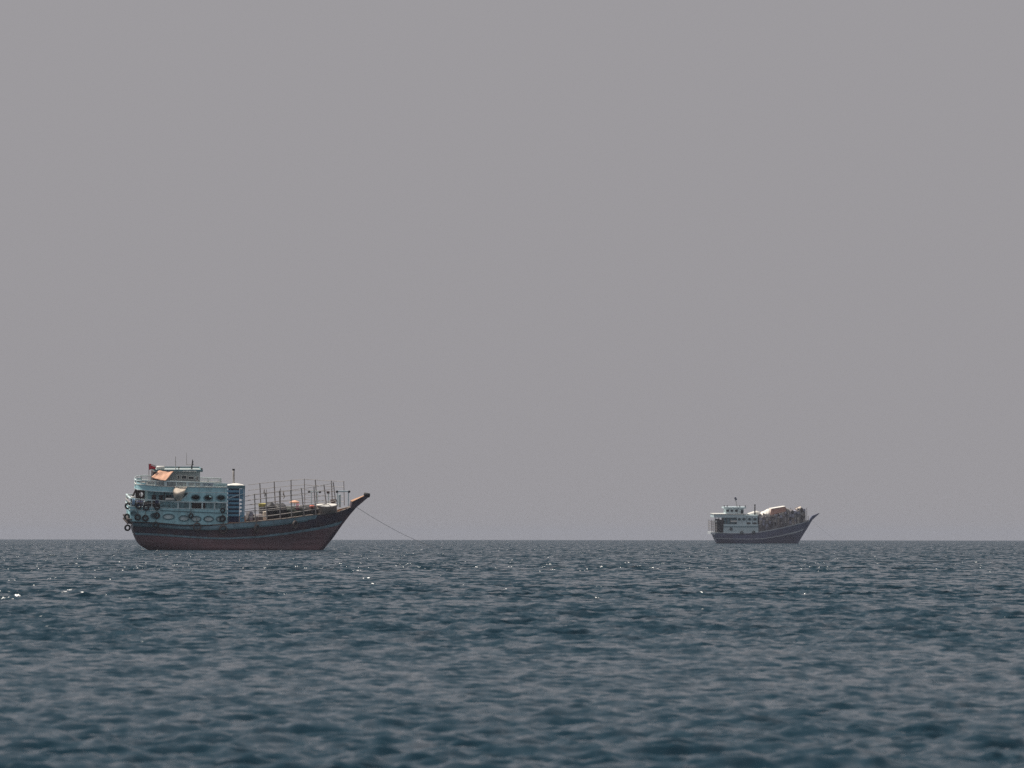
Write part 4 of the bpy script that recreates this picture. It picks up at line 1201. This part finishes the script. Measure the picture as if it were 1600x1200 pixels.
for q_ in (815.8, 819.2, 823, 827):
    m1 = MB(); a, b_ = B.L(1110.3, q_, -2.65), B.L(1129.5, q_, -2.65); m1.tube([b_, a, Vector((a.x, 2.65, a.z)), Vector((b_.x, 2.65, b_.z))], .05, 5); m1.build("stern_rail", STEEL_PALE, far)
for p_ in (1122, 1128, 1134, 1140):
    m1 = MB(); m1.tube([B.L(p_, 819, -3.0), B.L(p_, 808, -3.0)], .09, 5); m1.pair("awning_post", DARK_WOOD, far)
# dark flag at the masthead
m1 = MB(); m1.grid(lambda u, v: B.L(1146.8 + 3.0 * u + 1.6 * v, 777 + 4.6 * v - .8 * u, .15 * math.sin(5 * u) - .1), 6, 5)
B.put(m1, "flag", NAVY_CLOTH, "tiny dark flag at the far dhow's masthead", "flag", None, True, .02)
# cargo of the far dhow
GB = "cargo stacked on the far dhow"
def bput(m, name, mat, label, cat, smooth=False, thick=0): return B.put(m, name, mat, label, cat, GB, smooth, thick)
def bload(pxs, top, y0, y1, seed, inset=.05, nz=7):
    """Load stacked above the bulwark, its netted side uneven and its top sloping."""
    rr = random.Random(seed); m = MB(); secs = []
    ph = [rr.uniform(0, 6.28) for _ in range(6)]
    for p in pxs:
        sec = []
        for j in range(nz):
            v = j / (nz - 1); py = (bsheer(p) - .2) + (top(p) - bsheer(p) + .2) * v
            yy = y0(p) - .16 * math.sin(1.1 * p + ph[0]) * math.sin(5 * v + ph[1]) - .10 * math.sin(2.3 * p + ph[2] + 3 * v) + .25 * v ** 4
            sec.append(B.L(p, py, yy))
        tp = sec[-1]
        sec.append(Vector((tp.x, y1, tp.z + .35))); sec.append(Vector((sec[0].x, y1, sec[0].z)))
        secs.append(sec)
    m.loft(secs); return m
yb = lambda p: -(B.bs(p) - .12)
bput(bload(lin(1184.6, 1204, 20), crv([(1184, 807.5), (1192, 806.2), (1204, 805.2)]), yb, 2.8, 1), "netted_load", TARP_GREY, "grey netted cargo stack just forward of the far dhow's cabin", "cargo", True)
bput(bload(lin(1204.3, 1228.6, 24), crv([(1204, 805.0), (1216, 802.4), (1228.6, 798.6)]), yb, 2.6, 2), "netted_load", TARP_GREY, "grey netted cargo stack beneath the rust brown tarpaulin", "cargo", True)
bput(bload(lin(1229, 1244, 16), crv([(1229, 798.4), (1236, 799.2), (1244, 801.6)]), lambda p: yb(p) + .3, 2.2, 3), "netted_load", LILAC, "paler grey sacked cargo stack forward of amidships on the far dhow", "cargo", True)
bput(bload(lin(1244.4, 1259, 14), crv([(1244, 796), (1251, 792.2), (1254, 794), (1259, 802.6)]), lambda p: yb(p) + .2, 1.6, 4), "netted_load", TARP_GREY, "peaked dark cargo stack at the far dhow's bow", "cargo", True)
BALE_MATS = [TARP_GREY, DARK_WOOD, WOOD, GREY_BODY, LILAC, STEEL, STEEL_PALE]
rb = random.Random(23)
for ld in [o for o in bpy.data.objects if o.name.startswith("netted_load")]:
    v = np.array([q.co for q in ld.data.vertices]); base = Vector(ld["base"])
    x0_, x1_ = v[:, 0].min() + base.x + .1, v[:, 0].max() + base.x - .1
    x_ = x0_
    while x_ < x1_ - .4:
        w_ = min(rb.uniform(.45, .95), x1_ - x_)
        pxm = B.px0 + (x_ + w_ / 2) * B.s ** -1 * B.cy - (-3.2 * B.sy) / B.s
        pxm = min(max(pxm, 1185), 1257)
        zb_ = B.L(pxm, bsheer(pxm), -3.2).z
        sel = v[np.abs(v[:, 0] + base.x - (x_ + w_ / 2)) < .6]
        zt_ = sel[sel[:, 1] + base.y < 0][:, 2].max() + base.z - .05 if len(sel) else zb_ + 2
        z_ = zb_ + .05
        while z_ < zt_ - .3:
            h_ = min(rb.uniform(.55, 1.1), zt_ - z_)
            yy = yb(pxm) - .12 + rb.uniform(0, .16)
            m_ = MB(); g_ = .04; t_ = rb.uniform(-.05, .05)
            m_.hexa([(x_ + g_, yy, z_), (x_ + w_ - g_, yy, z_), (x_ + w_ - g_, yy + .6, z_), (x_ + g_, yy + .6, z_),
                     (x_ + g_ + .05 + t_, yy + .08, z_ + h_ - g_), (x_ + w_ - g_ - .05 + t_, yy + .08, z_ + h_ - g_), (x_ + w_ - g_, yy + .6, z_ + h_ - g_), (x_ + g_, yy + .6, z_ + h_ - g_)])
            if rb.random() < .82: B.sub(m_, "bale", rb.choice(BALE_MATS), ld)
            z_ += h_
        x_ += w_
m1 = MB()
P = lambda px, py, y: B.L(px, py, y)
bl, br = P(1202.5, 804.6, -2.9), P(1227.5, 798.2, -2.7)
tl, tr = P(1204.6, 794.8, -2.2), P(1227.0, 791.0, -2.2)
V = lambda p, y: Vector((p.x, y, p.z))
m1.hexa([bl, br, V(br, 2.4), V(bl, 2.4), tl, tr, V(tr, 1.8), V(tl, 1.8)])
rt = bput(m1, "tarped_crate", TARP_RUST, "big rust brown tarped block on top of the far dhow's cargo", "cargo")
m1 = MB(); up = Vector((0, 0, .10)); o_ = Vector((0, -.06, 0))
m1.hexa([tl + o_, tr + o_, V(tr, 1.9), V(tl, 1.9), tl + o_ + up, tr + o_ + up, V(tr, 1.9) + up, V(tl, 1.9) + up]); B.sub(m1, "pale_top_edge", TARP_WHITE, rt)
m1 = MB(); secs = []
for i in range(14):
    t = i / 13; px = 1189 + 15.2 * t
    top_ = crv([(1189, 803.6), (1192, 799.6), (1195, 798.9), (1198, 797.4), (1201, 795.4), (1204.2, 794.9)])(px); low = crv([(1189, 805.8), (1195, 805.4), (1204.2, 804.6)])(px)
    a, b_ = P(px, low, -2.9), P(px, top_, -1.4)
    secs.append([a, a.lerp(b_, .5) + Vector((0, -.22 * math.sin(19 * t), .10 * math.sin(27 * t))), b_, V(b_, 1.6), V(a, 2.4)])
m1.loft(secs); bput(m1, "tarped_heap", TARP_WHITE, "sunlit white tarpaulin heap next to the rust brown block", "tarpaulin", True)
m1 = MB(); secs = []
for i in range(10):
    t = i / 9; px = 1168 + 20 * t
    top_ = crv([(1168, 802.4), (1178, 799.2), (1183, 798), (1188, 799.4)])(px); a, b_ = P(px, 804.4, -1.4), P(px, top_, -.8)
    secs.append([a, b_, V(b_, 1.2), V(a, 1.8)])
m1.loft(secs); bput(m1, "tarped_heap", TARP_WHITE, "low white tarpaulin heap behind the far dhow's exhaust stack", "tarpaulin", True)
m1 = MB(); q = [P(1244.6, 795.2, -1.6), P(1251.6, 791.4, -1.2), P(1248.6, 797.6, -2.0), P(1246, 798.2, -2.1)]
m1.add([*q, *[p + Vector((0, 1.4, .1)) for p in q]], [(0, 3, 2, 1), (4, 5, 6, 7), (0, 1, 5, 4), (1, 2, 6, 5), (2, 3, 7, 6), (3, 0, 4, 7)])
bput(m1, "tarpaulin_corner", TARP_CREAM, "small cream tarpaulin over the peak of the bow cargo", "tarpaulin")
for i_, (p0_, p1_, q0_, q1_, mt_, lb_) in enumerate((
    (1184.5, 1190, 802.4, 809, GREY_BODY, "grey sack on the cargo right behind the far dhow's exhaust stack"),
    (1190.5, 1196.5, 801.8, 808.5, DARK_WOOD, "dark bundle on the cargo below the white tarpaulin heap"),
    (1227, 1233, 793.6, 801, STEEL_PALE, "pale bundle against the front of the rust brown block"),
    (1233.5, 1239.5, 795.6, 802, TARP_GREY, "grey bundle midway between the rust brown block and the bow cargo"),
    (1239.5, 1245, 796.6, 803, LILAC, "lilac grey sack just aft of the peaked bow cargo"))):
    B.put(lump(p0_, p1_, q0_, q1_, -2.7, -.6, 60 + i_, rough=.25, box=3, boat=B), "cargo_bundle", mt_, lb_, "bundle", GB, True)
rr = random.Random(5)
for i, (p0, p1, q0, q1, lab) in enumerate(((1119.6, 1124.4, 811, 831, "dark tall load standing at the far dhow's stern"), (1124.8, 1129.2, 812.5, 831, "dark load between the stern load and the far dhow's cabin"))):
    m1 = MB(); B.pbox(m1, p0, p1, q0, q1, -2.7, 1.5); bput(m1, "stern_load", TARP_DARK, lab, "cargo")
for p_, q0 in ((1235.4, 792.6), (1260.6, 792.8), (1258.2, 796), (1263.0, 806)):
    m1 = MB(); m1.tube([P(p_, bsheer(p_) + 2, -1.2), P(p_, q0, -1.2)], .09, 5); m1.build("cargo_stanchion", STEEL, far)
for p_, q_, lab in ((1141.2, 826, "tyre at the after end of the far dhow's cabin side"), (1158, 831.6, "tyre on the far dhow's rail below the second cabin window"), (1176.6, 831, "tyre on the far dhow's rail below the foremost cabin window")):
    tyre(B, p_, q_, -(wB(p_) + .3), TYRE_BIG_DARK, lab, None, group="tyre fenders of the far dhow")
# far anchor rope
a = B.M @ B.L(1268.5, 812, 0); D3 = 1700.0
e = Vector(((1318 - 800) / FPX * D3, D3, -D3 * D3 / (2 * EARTH) - .5))
m1 = MB(); m1.tube([a.lerp(e, i / 20) - a - Vector((0, 0, .6 * 4 * (i / 20) * (1 - i / 20))) for i in range(21)], .016, 5)
rp_ = m1.build("anchor_rope", STEEL); rp_.location = a
tag(rp_, "faint anchor rope running from the far dhow's bow", "rope")

# ------------------------------------------------------------------ haze
m1 = MB(); m1.box((-9800, -900, -9.0), (9800, 9900, 14.5))
hz = m1.build("haze", WHITE)
hz.data.materials.clear()
hm = bpy.data.materials.new("dusty_haze"); hm.use_nodes = True
n, l = hm.node_tree.nodes, hm.node_tree.links
n.clear()
ho = n.new("ShaderNodeOutputMaterial"); pv = n.new("ShaderNodeVolumePrincipled")
pv.inputs["Color"].default_value = (0.54, 0.59, 0.71, 1)
pv.inputs["Density"].default_value = 0.8e-4
pv.inputs["Anisotropy"].default_value = 0.0
l.new(pv.outputs[0], ho.inputs["Volume"])
hz.data.materials.append(hm)
hz["kind"] = "stuff"

for o in bpy.data.objects:
    if "base" in o.keys(): del o["base"]
